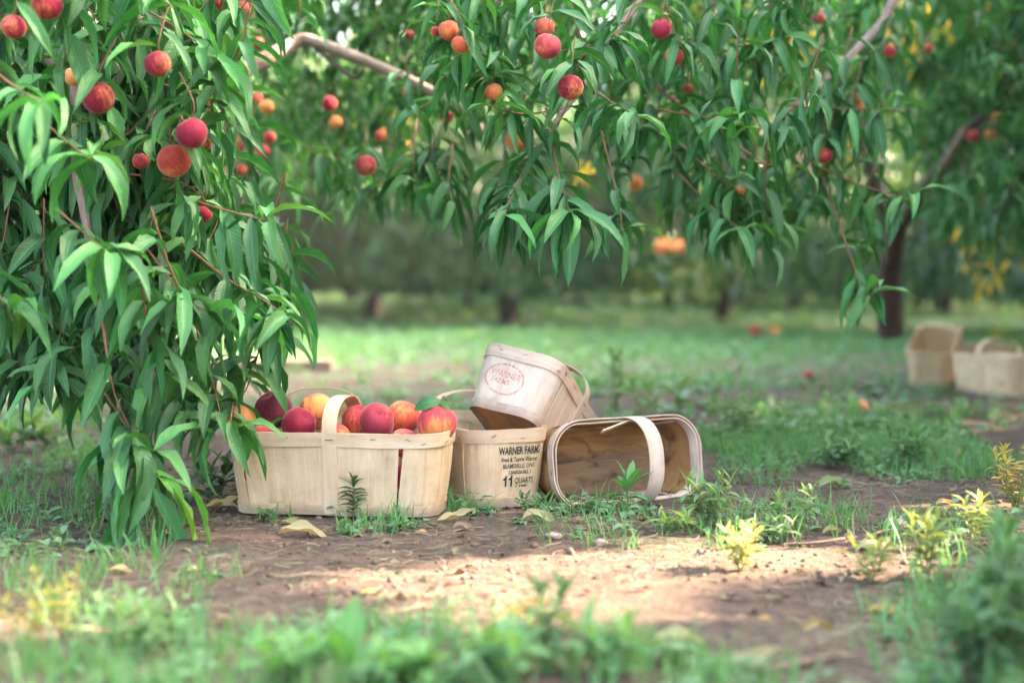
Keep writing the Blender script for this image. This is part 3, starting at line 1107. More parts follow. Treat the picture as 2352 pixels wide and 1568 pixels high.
GH = 'peaches hanging in the trees'
STEM_ME = tube_mesh('stem', [(0, 0, 0.72), (0.03, 0.01, 1.0), (0.10, 0.03, 1.3)], [0.07, 0.05, 0.05], 6)
STEM_ME.materials.append(M_TWIG)
hanging = [
    (362, 147, 31, 2.6, DEEP, .95, 'crimson peach highest on the hanging boughs of the near tree beside long leaves'),
    (226, 225, 37, 2.65, DEEP, .9, 'crimson peach hanging alone over a leaf whorl in the near tree'),
    (168, 176, 22, 2.85, PALE, .35, 'small pale tan peach hanging deep in the near tree'),
    (440, 306, 36, 2.65, DEEP, 1.0, 'dark crimson peach above the split orange one in the near tree'),
    (400, 370, 39, 2.72, (0.40, 0.05, 0.03), .75, 'red orange peach crossed by a hanging leaf in the near tree'),
    (323, 370, 19, 2.85, PINK, .9, 'small unripe pink peach beside the red orange one'),
    (108, 12, 36, 2.55, DEEP, .8, 'dark peach cut off by the top edge in the near tree'),
    (32, 62, 28, 2.5, DEEP, .9, 'dark shaded peach in the upper corner of the near tree'),
    (470, 330, 18, 3.0, RED, .6, 'peach sliver showing behind the dark crimson peach'),
    (468, 492, 20, 3.0, DEEP, 1.0, 'shaded red peach half covered by leaves above the drooping twig of the near tree'),
    (1030, 70, 24, 3.2, (0.60, .09, .05), .8, 'orange red peach in the middle of the trio at the top'),
    (1058, 103, 21, 3.15, (0.62, .12, .05), .7, 'orange red peach lowest of the trio at the top'),
    (1000, 73, 12, 3.25, RED, .8, 'smallest peach of the trio at the top'),
    (1258, 106, 31, 3.15, PINK, .95, 'rosy peach hanging over the middle bough with another behind it'),
    (1250, 64, 24, 3.25, RED, .8, 'red peach partly covered behind the rosy peach'),
    (1310, 201, 30, 3.12, DEEP, .75, 'dark red peach with a black pit mark under the middle bough'),
    (1134, 211, 20, 3.3, (0.60, .13, .05), .7, 'orange peach behind leaves beside the middle leaf whorl'),
    (1188, 318, 28, 3.35, ORANGE, .5, 'orange peach low among the hanging middle leaves'),
    (1026, 268, 16, 3.8, RED, .7, 'small red peach behind the arching young leaves'),
    (1519, 67, 24, 3.4, RED, .95, 'red peach highest of the pair right of the middle bough'),
    (1549, 129, 22, 3.4, (0.58, .09, .06), .85, 'red and pale peach lower of the pair right of the middle bough'),
    (1580, 205, 13, 3.9, PINK, .8, 'small pink peach under the pair on a thin twig'),
    (840, 380, 25, 3.95, PINK, .95, 'round rosy peach hanging alone at the end of a side twig'),
    (1893, 357, 19, 3.75, RED, .9, 'red peach hidden behind a right hand leaf spray'),
    (1964, 231, 16, 4.0, (0.72, .14, .04), .8, 'bright sunlit orange peach over the right leaf sprays'),
    (2044, 119, 15, 4.6, RED, 1.0, 'small deep red peach in the upper right leaves'),
    (1880, 42, 15, 4.4, PINK, .9, 'pink peach near the top edge above the right sprays'),
    (1975, 245, 12, 4.0, ORANGE, .6, 'small orange peach touching the sunlit one'),
    (757, 238, 18, 4.35, RED, .95, 'blurred red peach under the arching bare branch'),
    (771, 281, 16, 4.35, ORANGE, .6, 'blurred orange peach below the red one under the arching branch'),
    (875, 312, 14, 4.35, RED, .7, 'blurred red peach above the lone rosy peach'),
    (612, 246, 17, 4.45, (0.75, .2, .09), .5, 'blurred pale orange peach left under the arching branch'),
    (547, 333, 17, 4.45, RED, .95, 'blurred red peach leftmost of a loose cluster behind the near tree'),
    (603, 348, 17, 4.45, RED, .8, 'blurred red peach in the middle of a loose cluster behind the near tree'),
    (620, 316, 15, 4.5, PINK, .8, 'blurred pink peach topmost of a loose cluster behind the near tree'),
    (555, 391, 14, 4.45, RED, .8, 'blurred red peach lowest of a loose cluster behind the near tree'),
    (590, 226, 13, 4.5, PINK, .8, 'blurred pink peach next to the pale orange one'),
    (936, 210, 14, 4.0, ORANGE, .7, 'blurred orange peach under the end of the bare branch'),
    (500, 6, 19, 4.2, RED, .9, 'red peach cut by the top edge over the bare branch'),
    (560, 18, 15, 4.4, PINK, .8, 'blurred pink peach near the top edge over the bare branch'),
    (592, 100, 14, 4.4, PINK, .9, 'blurred pink peach just above the bare branch'),
    (940, 80, 12, 4.3, (.3, .05, .03), .9, 'brownish shrivelled peach in shade at the top'),
    (2236, 312, 15, 5.8, RED, .9, 'dim red peach in the dark right tree'),
    (2275, 308, 13, 5.8, ORANGE, .7, 'dim orange peach next to the red one in the dark right tree'),
    (2290, 270, 12, 5.8, ORANGE, .5, 'lit orange peach near a pale twig in the dark right tree'),
    (2130, 110, 12, 5.2, RED, 1.0, 'dim red peach among yellow lit leaves at upper right'),
    (1522, 566, 19, 11, ORANGE, .5, 'blurred orange peach by a far trunk, left of two'),
    (1556, 567, 17, 11, ORANGE, .5, 'blurred orange peach by a far trunk, right of two'),
    (1700, 440, 12, 6.0, ORANGE, .5, 'faint orange peach in shade behind the right sprays'),
    (1460, 420, 18, 5.6, ORANGE, .4, 'blurred orange peach behind the long middle leaves'),
]
for (px, py, r, Y, c, s, lab) in hanging:
    o = peach(P(px, py, Y), r * Y / FPX, c, s, lab, GH)
    if Y < 4.5:
        link('stem', STEM_ME, o)
    if 'pit mark' in lab:
        k = link('pit_mark', mesh_np('pit_mark', *[np.array(a) for a in peach_arrays(1, 10, 6)]), o, plain('dark_pit', (0.02, 0.012, 0.01), 0.8))
        k.matrix_local = Matrix.Translation(o.rotation_euler.to_matrix().inverted() @ Vector((-0.28, -0.90, -0.28))) @ Matrix.Scale(0.11, 4)
GF = 'fallen peaches on the orchard floor'
for (px, py, r, c, s, lab) in ((1735, 776, 15, RED, .8, 'fallen red peach on far grass next to an orange one'), (1778, 776, 14, ORANGE, .5, 'fallen orange peach on far grass'),
                               (1857, 868, 13, RED, .9, 'fallen red peach on the ground before the far baskets'), (1978, 946, 15, (.62, .13, .06), .7, 'fallen orange red peach on the bare strip below the far baskets'),
                               (1588, 898, 11, ORANGE, .3, 'pale fallen peach behind the lying basket'), (2205, 1052, 12, ORANGE, .6, 'small fallen peach in the right hand weeds'),
                               (350, 955, 14, RED, .7, 'fallen red peach glimpsed behind the drooping leaves')):
    g = ground(px, py); rr = r * g.y / FPX
    peach(Vector((g.x, g.y, g.z + rr * 0.85)), rr, c, s, lab, GF)

# ------------------------------------------------------------------ trees near the camera
left_tree = empty('peach_tree', (-2.15, 3.3, 0), 'near peach tree whose long leaves droop over the filled basket', 'tree')
FL = Foliage()


def SH(fol, pts, n, ln=0.135, **kw):
    fol.shoot([P(*p) for p in pts], n, ln, **kw)


def over_fruit(fol, x0, x1):
    """short fruiting spur above every hanging peach, its leaves falling over the fruit"""
    for (px, py, r, Y, c, s_, lab) in hanging:
        if not x0 <= px <= x1 or Y > 4.25: continue
        q = P(px, py, Y); rr = r * Y / FPX
        top = q + Vector((0, 0, rr * 0.9))
        a = random.uniform(0, 6.28)
        up = top + Vector((math.cos(a) * 0.03, 0.02 + 0.02 * random.random(), 0.09))
        fol.shoot([up, top + Vector((0.004, 0.004, 0.03)), top], 5, 0.12, 0.002, start=0.2, young_tip=1)
        for k in range(2):
            fol.L.append((top + Vector((random.uniform(-.02, .02), -rr * 0.5, 0.02 + 0.02 * random.random())), -1.57 + random.choice((-1, 1)) * random.uniform(0.55, 1.4), random.uniform(-.4, .4), 0.0,
                          0.12 * random.uniform(.8, 1.1), pick_bend(random.choice((15, -5, -10, -30))), None, random.uniform(0, .3)))


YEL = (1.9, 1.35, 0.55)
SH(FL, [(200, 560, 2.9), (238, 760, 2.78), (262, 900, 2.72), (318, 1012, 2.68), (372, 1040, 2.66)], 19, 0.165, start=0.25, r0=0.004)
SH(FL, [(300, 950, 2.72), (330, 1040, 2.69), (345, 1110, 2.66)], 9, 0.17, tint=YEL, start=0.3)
SH(FL, [(240, 900, 2.75), (290, 980, 2.7), (318, 1060, 2.67)], 10, 0.165, start=0.3)
SH(FL, [(330, 400, 2.95), (430, 455, 2.82), (545, 490, 2.74), (635, 512, 2.70)], 16, 0.14, start=0.2, r0=0.0035)
SH(FL, [(420, 560, 2.95), (520, 640, 2.82), (610, 692, 2.74), (692, 756, 2.70)], 18, 0.128, start=0.2, r0=0.0035)
SH(FL, [(430, 700, 3.0), (468, 800, 2.88), (492, 890, 2.84), (515, 990, 2.80)], 13, 0.15, start=0.2)
SH(FL, [(540, 905, 2.86), (530, 960, 2.82), (528, 1000, 2.80)], 6, 0.15, start=0.3)
SH(FL, [(120, 470, 2.75), (200, 540, 2.58), (262, 590, 2.5)], 12, 0.14, start=0.25)
SH(FL, [(90, 270, 2.75), (160, 330, 2.55), (216, 372, 2.45)], 11, 0.145, start=0.3)
SH(FL, [(-30, 150, 2.55), (50, 210, 2.4), (112, 238, 2.3)], 11, 0.14, start=0.3)
SH(FL, [(330, 560, 2.85), (390, 640, 2.72), (428, 706, 2.66)], 12, 0.14, start=0.3)
SH(FL, [(-60, 560, 2.7), (-10, 660, 2.6), (30, 738, 2.55)], 12, 0.14, start=0.3)
SH(FL, [(250, -120, 2.8), (330, -40, 2.7), (400, 20, 2.62)], 10, 0.15, start=0.3)
SH(FL, [(120, -140, 2.75), (190, -60, 2.6), (245, 0, 2.55)], 10, 0.15, start=0.3)
SH(FL, [(330, 20, 2.9), (430, 80, 2.78), (492, 138, 2.72)], 14, 0.14, start=0.3)
SH(FL, [(360, 190, 2.95), (460, 220, 2.8), (520, 250, 2.78)], 12, 0.13, start=0.3)
SH(FL, [(300, 400, 2.95), (420, 420, 2.85), (480, 470, 2.8)], 10, 0.12, start=0.3)
SH(FL, [(60, 700, 3.0), (110, 800, 2.9), (150, 900, 2.85)], 13, 0.145, start=0.2)
SH(FL, [(330, 840, 2.95), (400, 900, 2.85), (440, 960, 2.82)], 13, 0.14, start=0.2)
LPOLY = [(-150, -150), (420, -150), (500, 60), (540, 220), (500, 380), (520, 520), (600, 640), (620, 740), (540, 800), (520, 960), (450, 1010), (330, 980), (230, 880), (120, 900), (20, 860), (-150, 800)]
fill(FL, LPOLY, 34, (2.72, 3.0), ln=0.145)
fill(FL, LPOLY, 210, (3.0, 3.7), ln=0.15)
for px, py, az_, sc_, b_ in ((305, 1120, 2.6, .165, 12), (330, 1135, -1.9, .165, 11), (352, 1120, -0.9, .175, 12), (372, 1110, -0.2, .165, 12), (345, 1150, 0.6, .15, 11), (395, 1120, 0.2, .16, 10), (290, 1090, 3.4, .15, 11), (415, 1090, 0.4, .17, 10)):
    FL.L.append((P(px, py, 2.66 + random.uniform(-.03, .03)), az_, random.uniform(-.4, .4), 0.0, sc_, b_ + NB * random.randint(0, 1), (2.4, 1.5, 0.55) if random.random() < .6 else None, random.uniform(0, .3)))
over_fruit(FL, 0, 700)
FL.build(left_tree, 300)
tl_ = left_tree.location
link('trunk', tube_mesh('trunk', [Vector(q) for q in bez([(0, 0, -0.1), (0.03, 0.02, 0.35), (0.1, 0.1, 0.8), (0.22, 0.2, 1.2)], 5)], [0.13 - 0.003 * i for i in range(16)], 12), left_tree, M_TRUNK)


def limb(tree, pts, r0, r1, mat=M_BARK, name='branch', sides=10):
    c = bez([Vector(p) - tree.location for p in pts], 8)
    rr = [(r0 + (r1 - r0) * i / (len(c) - 1)) * (1 + 0.10 * noise.noise(c[i] * 14)) for i in range(len(c))]
    return link(name, tube_mesh(name, c, rr, sides), tree, mat)


limb(left_tree, [(-1.93, 3.5, 1.15), P(330, 330, 4.0), P(530, 182, 4.2), P(620, 132, 4.25), P(676, 98, 4.3)], 0.034, 0.021)
limb(left_tree, [P(676, 98, 4.3), P(705, 92, 4.3), P(790, 122, 4.25), P(880, 158, 4.2), P(955, 192, 4.15), P(1060, 250, 4.1), P(1130, 330, 4.05)], 0.021, 0.012)
limb(left_tree, [P(725, 108, 4.28), P(760, 140, 4.25), P(812, 178, 4.2), P(838, 162, 4.18)], 0.009, 0.005, M_TRUNK)
limb(left_tree, [(-1.9, 3.5, 1.2), (-1.5, 3.2, 1.55), (-1.0, 2.9, 1.35), P(330, 60, 2.95)], 0.03, 0.008)
limb(left_tree, [(-1.95, 3.5, 1.1), (-1.6, 3.1, 1.3), P(100, 120, 3.0), P(180, 420, 2.95), P(215, 620, 2.9)], 0.026, 0.006)
limb(left_tree, [P(420, 70, 4.6), P(520, 55, 4.5), P(600, 75, 4.5)], 0.012, 0.006)

mid_tree = empty('peach_tree', (3.05, 4.75, 0), 'peach tree reaching in over the baskets with leafy boughs and hanging fruit', 'tree')
FM = Foliage()
C = FM
SH(C, [(1255, 250, 3.35), (1278, 380, 3.2), (1300, 460, 3.14), (1312, 492, 3.1)], 24, 0.158, start=0.35, r0=0.0035)
SH(C, [(1230, 330, 3.35), (1185, 430, 3.2), (1150, 508, 3.12)], 20, 0.148, start=0.3)
SH(C, [(1290, 250, 3.3), (1200, 262, 3.2), (1120, 240, 3.12)], 14, 0.125, start=0.25)
SH(C, [(1320, 180, 3.4), (1400, 232, 3.22), (1475, 272, 3.12)], 16, 0.135, start=0.25, r0=0.0035)
SH(C, [(960, 250, 3.9), (950, 360, 3.75), (955, 430, 3.7)], 16, 0.14, start=0.3)
SH(C, [(1040, 330, 3.7), (1030, 420, 3.6), (1040, 470, 3.55)], 13, 0.13, start=0.3)
SH(C, [(1380, 300, 3.4), (1420, 460, 3.35), (1430, 545, 3.3)], 15, 0.14, start=0.3)
SH(C, [(1100, 60, 3.5), (1180, 20, 3.35), (1230, -10, 3.3)], 10, 0.13, start=0.2)
SH(C, [(960, -60, 3.4), (1060, -30, 3.3), (1100, -10, 3.25)], 12, 0.13, start=0.2)
SH(C, [(1280, 120, 3.4), (1380, 100, 3.3), (1420, 70, 3.3)], 10, 0.11, start=0.2)
SH(C, [(1560, 160, 3.8), (1690, 110, 3.65), (1815, 88, 3.55)], 20, 0.135, start=0.2, r0=0.0035)
SH(C, [(1500, 250, 3.6), (1620, 270, 3.5), (1660, 270, 3.45)], 14, 0.13, start=0.2)
SH(C, [(1780, 240, 3.9), (1930, 250, 3.75), (2075, 252, 3.65)], 17, 0.135, start=0.2, r0=0.0035)
SH(C, [(1620, 310, 3.8), (1720, 370, 3.7), (1830, 382, 3.6)], 14, 0.12, start=0.2, r0=0.004)
SH(C, [(1850, 370, 3.9), (1990, 430, 3.75), (2110, 462, 3.65)], 16, 0.13, start=0.25, r0=0.0035)
SH(C, [(1880, 380, 3.9), (1930, 520, 3.75), (1965, 620, 3.68), (2005, 692, 3.62)], 14, 0.135, start=0.55, r0=0.0035)
SH(C, [(1560, 400, 3.7), (1640, 480, 3.55), (1722, 540, 3.48)], 14, 0.13, start=0.3)
SH(C, [(1560, 330, 3.7), (1640, 400, 3.6), (1700, 440, 3.55)], 14, 0.13, start=0.3)
SH(C, [(1020, 250, 3.9), (1000, 330, 3.8), (960, 400, 3.75)], 13, 0.13, start=0.2)
SH(C, [(1060, 180, 3.8), (980, 240, 3.7), (930, 262, 3.65)], 13, 0.12, start=0.2)
SH(C, [(1080, 300, 3.9), (1010, 380, 3.8), (985, 440, 3.8)], 12, 0.13, start=0.2)
SH(C, [(900, 395, 4.3), (800, 372, 4.2), (700, 345, 4.1)], 15, 0.125, start=0.3, r0=0.003)
SH(C, [(960, 300, 4.4), (880, 420, 4.3), (790, 430, 4.2)], 13, 0.12, start=0.2)
SH(C, [(900, 400, 4.6), (860, 450, 4.5), (740, 500, 4.4)], 13, 0.12, start=0.2)
SH(C, [(600, 20, 4.7), (560, 60, 4.5), (545, 110, 4.4)], 10, 0.13, start=0.2)
SH(C, [(700, -80, 3.9), (690, 0, 3.8), (688, 60, 3.75)], 10, 0.13, start=0.2)
MPOLY1 = [(960, -120), (1960, -120), (1900, 60), (1880, 250), (1900, 380), (1860, 450), (1780, 480), (1640, 470), (1560, 420), (1450, 480), (1300, 470), (1120, 440), (1000, 430), (960, 330), (1000, 210), (960, 120)]
MPOLY2 = [(1480, 40), (2000, 60), (2080, 200), (2080, 420), (1980, 560), (1950, 640), (1880, 520), (1780, 540), (1660, 580), (1600, 470), (1460, 430)]
MPOLY3 = [(560, 300), (960, 300), (960, 480), (880, 520), (760, 520), (650, 480)]
fill(FM, MPOLY1, 24, (3.75, 4.4), ln=0.13)
fill(FM, MPOLY1, 34, (3.25, 3.8), ln=0.125)
fill(FM, [(1580, 430), (1830, 450), (1800, 560), (1660, 610), (1590, 540)], 12, (3.6, 4.1), ln=0.13)
fill(FM, MPOLY2, 24, (3.6, 4.3), ln=0.13)
fill(FM, MPOLY3, 9, (4.3, 5.2), ln=0.12)
fill(FM, [(430, -100), (1000, -100), (1000, 90), (720, 70), (560, 150), (450, 150)], 90, (4.5, 6.0), ln=0.13)
fill(FM, [(530, 60), (1000, 60), (980, 260), (560, 240)], 60, (5.0, 6.6), ln=0.13)
fill(FM, [(900, -120), (1800, -120), (1800, 120), (1450, 220), (960, 160)], 80, (4.6, 6.4), ln=0.135)
fill(FM, [(480, 230), (1000, 230), (960, 420), (540, 430)], 30, (5.2, 6.6), ln=0.13)
fill(FM, [(900, -80), (2000, -80), (2050, 330), (1500, 330), (900, 250)], 70, (4.2, 5.6), ln=0.13)
over_fruit(FM, 701, 2352)
FM.build(mid_tree, 300)
link('trunk', tube_mesh('trunk', [Vector(q) for q in bez([(0, 0, -0.1), (-0.03, 0.02, 0.35), (-0.1, -0.05, 0.8), (-0.2, -0.1, 1.25)], 5)], [0.13 - 0.003 * i for i in range(16)], 12), mid_tree, M_TRUNK)
limb(mid_tree, [(2.85, 4.65, 1.2), (2.2, 4.2, 1.75), (1.3, 3.7, 1.6), P(1750, -260, 3.6), P(1560, -100, 3.6)], 0.035, 0.014)
limb(mid_tree, [P(1560, -100, 3.6), P(1440, 40, 3.5), P(1345, 190, 3.42), P(1260, 300, 3.35)], 0.010, 0.005)
limb(mid_tree, [(2.85, 4.65, 1.15), (2.4, 4.4, 1.75), P(2200, -140, 4.3), P(2020, 60, 4.2), P(1890, 190, 4.1), P(1800, 260, 4.0)], 0.026, 0.006)
limb(mid_tree, [P(1560, -60, 3.55), P(1250, -60, 3.7), P(1100, 60, 3.9), P(1030, 220, 4.0)], 0.015, 0.006)
limb(mid_tree, [P(1500, 190, 3.9), P(1560, 240, 3.8), P(1640, 300, 3.72), P(1760, 380, 3.65)], 0.008, 0.003, M_TWIG)

M_SUN_PAINTED = leaf_material('sun_painted_leaf', (0.45, 0.36, 0.04), (0.70, 0.55, 0.10), (0.75, 0.45, 0.08), trans=0.45, veins=False)  # sunlit yellow glow painted into the base colour of leaves standing in shade
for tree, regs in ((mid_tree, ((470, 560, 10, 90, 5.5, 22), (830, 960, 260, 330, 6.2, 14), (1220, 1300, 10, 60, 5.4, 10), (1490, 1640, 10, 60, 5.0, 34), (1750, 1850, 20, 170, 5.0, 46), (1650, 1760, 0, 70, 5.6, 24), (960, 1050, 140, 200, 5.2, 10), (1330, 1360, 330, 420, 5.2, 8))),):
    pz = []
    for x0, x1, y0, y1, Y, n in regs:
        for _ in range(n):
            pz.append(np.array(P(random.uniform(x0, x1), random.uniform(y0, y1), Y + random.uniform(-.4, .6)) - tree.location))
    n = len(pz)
    build_mass('sun_painted_leaves', LEAF_LO, pz, rot_from(rng.uniform(0, 6.28, n), rng.uniform(-.8, .8, n)), rng.uniform(.06, .11, n), rng.integers(0, NB, n), rng.uniform(0, 1, n), M_SUN_PAINTED, tree)['kind'] = 'stuff'

# ------------------------------------------------------------------ orchard trees behind
def crown_points(n, seed, rx=2.1, rz=1.35, cz=1.85, skirt=0.6, low=0.40):
    r = np.random.default_rng(seed)
    # clumps spread through a flattened goblet, denser near the outside
    nc = 120
    u = r.normal(size=(nc, 3)); u /= np.linalg.norm(u, axis=1)[:, None]
    rad = r.uniform(0.45, 1.0, nc) ** 0.6
    c = u * rad[:, None] * np.array([rx, rx, rz]); c[:, 2] += cz
    under = c[:, 2] < cz - 0.3 * rz
    c[under, 2] -= r.uniform(0, skirt, under.sum())
    k = r.integers(0, nc, n)
    p = c[k] + r.normal(size=(n, 3)) * np.array([0.26, 0.26, 0.20])
    p = p[p[:, 2] > low]
    return p


def crown_mass(name, pos, parent, seed, mat=M_FAR, ln=(0.12, 0.19), young_hi=0.5):
    r = np.random.default_rng(seed)
    n = len(pos)
    var = r.integers(4, NB, n)
    z = pos[:, 2]
    y = np.clip(r.uniform(-0.5, young_hi, n), 0, 1)
    o = build_mass(name, LEAF_LO[:NB], pos, rot_from(r.uniform(0, 6.28, n), r.uniform(-0.6, 0.6, n), r.uniform(-0.2, 0.2, n)), r.uniform(*ln, n), var, y, mat, parent)
    o['kind'] = 'stuff'
    return o


def trunk_lists(seed, h=0.75):
    r = random.Random(seed)
    base = ([Vector(q) for q in bez([(0, 0, -0.1), (r.uniform(-.07, .07), 0, h * 0.5), (r.uniform(-.14, .14), 0, h)], 4)], [0.135, 0.11, 0.098, 0.092, 0.09, 0.088, 0.09, 0.095, 0.085])
    limbs = []
    for k in range(5):
        az = k * 1.257 + r.uniform(-0.3, 0.3)
        d = Vector((math.cos(az), math.sin(az), 0))
        q0 = base[0][-1] - Vector((0, 0, 0.06))
        limbs.append((bez([q0, q0 + d * 0.4 + Vector((0, 0, 0.35)), q0 + d * 1.0 + Vector((0, 0, 1.0)), q0 + d * 1.5 + Vector((0, 0, 1.5))], 4), None))
    out = []
    for c, _ in limbs:
        out.append((c, [0.065 - 0.05 * i / (len(c) - 1) for i in range(len(c))]))
    return base, out


VARS = []
for v in range(4):
    pts = crown_points(15000, 100 + v) if v < 3 else crown_points(14000, 103, rx=2.3, cz=1.45, skirt=1.0, low=0.08)
    t0 = empty('orchard_tree', (0, 0, 0))
    cr = crown_mass('crown', pts, t0, 200 + v)
    base, limbs = trunk_lists(v)
    tr = link('trunk', tube_mesh('trunk', base[0], base[1], 10), t0, M_TRUNK)
    br_ = [link('branch', tube_mesh('branch', c, r_, 7), t0, M_TRUNK) for c, r_ in limbs]
    VARS.append((t0, [cr, tr] + br_))
used = [False] * 4
GO = 'orchard trees in rows behind'


def orchard_tree(v, loc, rz, sc, label):
    t0, ch = VARS[v]
    if not used[v]:
        used[v] = True; o = t0
    else:
        o = t0.copy(); COL.objects.link(o)
        for c in ch:
            k = c.copy(); COL.objects.link(k); k.parent = o
    o.location = loc; o.rotation_euler = (0, 0, rz); o.scale = (sc, sc, sc)
    return tag(o, label, 'tree', GO)


def tr_at(px, py):
    g = G(px, py); g.z = 0
    return g


spots = [
    (0, tr_at(2045, 768), 0.4, 1.0, 'dark trunked orchard tree behind the far baskets'),
    (1, tr_at(2165, 722), 2.0, 1.05, 'orchard tree with pale brown trunk just beyond the dark trunked one'),
    (2, tr_at(1532, 700), 1.1, 1.0, 'orchard tree whose trunk stands below the two orange fruits'),
    (0, tr_at(1162, 722), 3.0, 0.9, 'slim orchard tree in line with the tipped up basket'),
    (1, tr_at(700, 708), 4.2, 1.0, 'orchard tree behind the drooping twig tip of the near tree'),
    (2, tr_at(330, 745), 0.9, 1.0, 'orchard tree hidden behind the near leaf curtain'),
    (1, Vector((6.9, 11.5, 0)), 5.0, 1.1, 'orchard tree at the right edge shading the dark corner'),
    (2, tr_at(1080, 690), 2.2, 1.1, 'distant orchard tree seen low between the middle leaves'),
    (0, tr_at(1830, 694), 5.1, 1.1, 'distant orchard tree behind the right leaf sprays'),
    (0, tr_at(860, 690), 2.6, 1.15, 'distant orchard tree right of the near tree under the bare branch'),
    (1, tr_at(520, 695), 0.2, 1.15, 'distant orchard tree behind the tip whorl of the near tree'),
    (2, tr_at(1330, 690), 3.9, 1.15, 'distant orchard tree behind the long middle leaves'),
    (0, tr_at(90, 700), 1.4, 1.15, 'distant orchard tree at the left edge'),
    (0, Vector((-0.05, 14.8, 0)), 5.3, 0.95, 'orchard tree with a slim reddish trunk seen just over the tipped up basket'),
    (2, Vector((-5.6, 12.5, 0)), 2.3, 1.0, 'orchard tree out beyond the near leaf curtain at the left'),
    (1, Vector((-3.1, 19.5, 0)), 0.8, 1.05, 'orchard tree in the third row under the bare branch'),
    (0, Vector((4.4, 22.0, 0)), 4.0, 1.1, 'orchard tree in the third row behind the right leaf sprays'),
    (2, Vector((2.3, 15.5, 0)), 0.3, 1.0, 'orchard tree whose trunk stands behind the tip of the right leaf sprays'),
    (1, Vector((-1.7, 17.0, 0)), 3.6, 1.0, 'orchard tree with a blurred trunk in the open gap under the bare branch'),
    (0, Vector((8.0, 14.5, 0)), 2.7, 1.15, 'unseen tree added for shade outside the right edge beyond the far baskets'),  # this and the next: out of view, added to shade the far grass
    (1, Vector((9.3, 19.0, 0)), 1.7, 1.15, 'unseen tree added for shade outside the right edge in the third row'),
    (2, Vector((4.9, 9.4, 0)), 1.2, 0.95, 'orchard tree close behind the far baskets at the right edge'),
    (1, tr_at(2330, 695), 3.3, 1.2, 'distant orchard tree at the right edge behind the far baskets'),
]
for s in spots: orchard_tree(*s)
k = 0
for row, y in enumerate((24, 30, 36, 44)):
    for i in range(-3 - row, 4 + row):
        orchard_tree(3 if row > 1 else (i + row) % 3, Vector((i * 4.0 - 1.5 + (row % 2) * 2.0 + random.uniform(-1, 1), y + random.uniform(-2.5, 2.5), 0)), random.uniform(0, 6), random.uniform(0.95, 1.4),
                     ('small blurred orchard tree of the far rows' if row < 2 else 'low bushy orchard tree closing the view at the horizon'))

up = crown_points(9000, 77, rx=2.0, rz=1.2, cz=2.3, skirt=0.2) + np.array([-2.3, 3.5, 0.25])  # upper crown above the frame, added to keep sky light off the leaves below
keep = np.array([proj(*p)[1] < -60 and p[1] > 1.4 for p in up])
crown_mass('crown', up[keep] - np.array(left_tree.location), left_tree, 78, mat=M_LEAF, ln=(0.13, 0.18), young_hi=0.3)
up = crown_points(7000, 79, rx=2.0, rz=1.1, cz=2.4, skirt=0.2) + np.array([2.4, 5.4, 0.3])  # the same over the middle tree, out of view, added to cut sky light
keep = np.array([proj(*p)[1] < -60 and p[1] > 1.4 for p in up]) & ~lit(up)
crown_mass('crown', up[keep] - np.array(mid_tree.location), mid_tree, 80, mat=M_LEAF, ln=(0.13, 0.18), young_hi=0.3)

# unseen trees added on the sun side to shade the foreground, gaps carved for sun
for i, (x, y, sd, n, sc) in enumerate(((4.3, 1.0, 31, 17000, 1.15), (4.0, 3.4, 32, 17000, 1.15), (4.9, 6.0, 33, 17000, 1.2), (4.4, -1.6, 34, 12000, 1.1), (6.3, 8.6, 35, 15000, 1.25), (7.6, 3.0, 36, 12000, 1.3))):
    pts = crown_points(n, sd, rx=1.75, rz=1.45, cz=1.75) * np.array([1, 1, sc])
    w = pts + np.array([x, y, 0])
    pts = pts[~lit(w)]
    lab = ('unseen tree added for shade beside the camera', 'unseen tree added for shade level with the baskets', 'unseen tree added for shade beyond the baskets', 'unseen tree added for shade behind the camera', 'unseen tree added for shade out beside the far baskets', 'unseen tree added for shade in a second row on the sunny side')[i]
    t = empty('orchard_tree', (x, y, 0), lab, 'tree', 'unseen trees added for shade on the sunny side')
    crown_mass('crown', pts, t, sd, mat=M_FAR, ln=(0.15, 0.21))
    base, limbs = trunk_lists(sd)
    link('trunk', tube_mesh('trunk', base[0], base[1], 10), t, M_TRUNK)
    for c, r_ in limbs:
        link('branch', tube_mesh('branch', c, r_, 7), t, M_TRUNK)

# limb of the dark right tree that shows in the picture
rt = empty('peach_tree', G(2330, 800), 'dark shaded peach tree at the right edge with a slanting limb', 'tree')
FR = Foliage()
fill(FR, [(2050, -100), (2480, -100), (2480, 560), (2250, 560), (2120, 480), (2080, 200)], 230, (6.1, 8.0), ln=0.14)
fill(FR, [(2230, -100), (2480, -100), (2480, 580), (2200, 560), (2160, 500), (2240, 330)], 90, (5.0, 5.9), ln=0.135)
FR.build(rt, 0)
pz = []  # more leaves with the sun's yellow put into their colour
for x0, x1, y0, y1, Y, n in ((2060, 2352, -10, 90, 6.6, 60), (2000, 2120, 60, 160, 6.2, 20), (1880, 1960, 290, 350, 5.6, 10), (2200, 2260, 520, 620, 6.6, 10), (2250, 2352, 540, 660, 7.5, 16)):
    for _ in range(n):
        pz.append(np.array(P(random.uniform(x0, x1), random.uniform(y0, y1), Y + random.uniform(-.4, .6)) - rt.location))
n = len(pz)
build_mass('sun_painted_leaves', LEAF_LO, pz, rot_from(rng.uniform(0, 6.28, n), rng.uniform(-.8, .8, n)), rng.uniform(.06, .11, n), rng.integers(0, NB, n), rng.uniform(0, 1, n), M_SUN_PAINTED, rt)['kind'] = 'stuff'
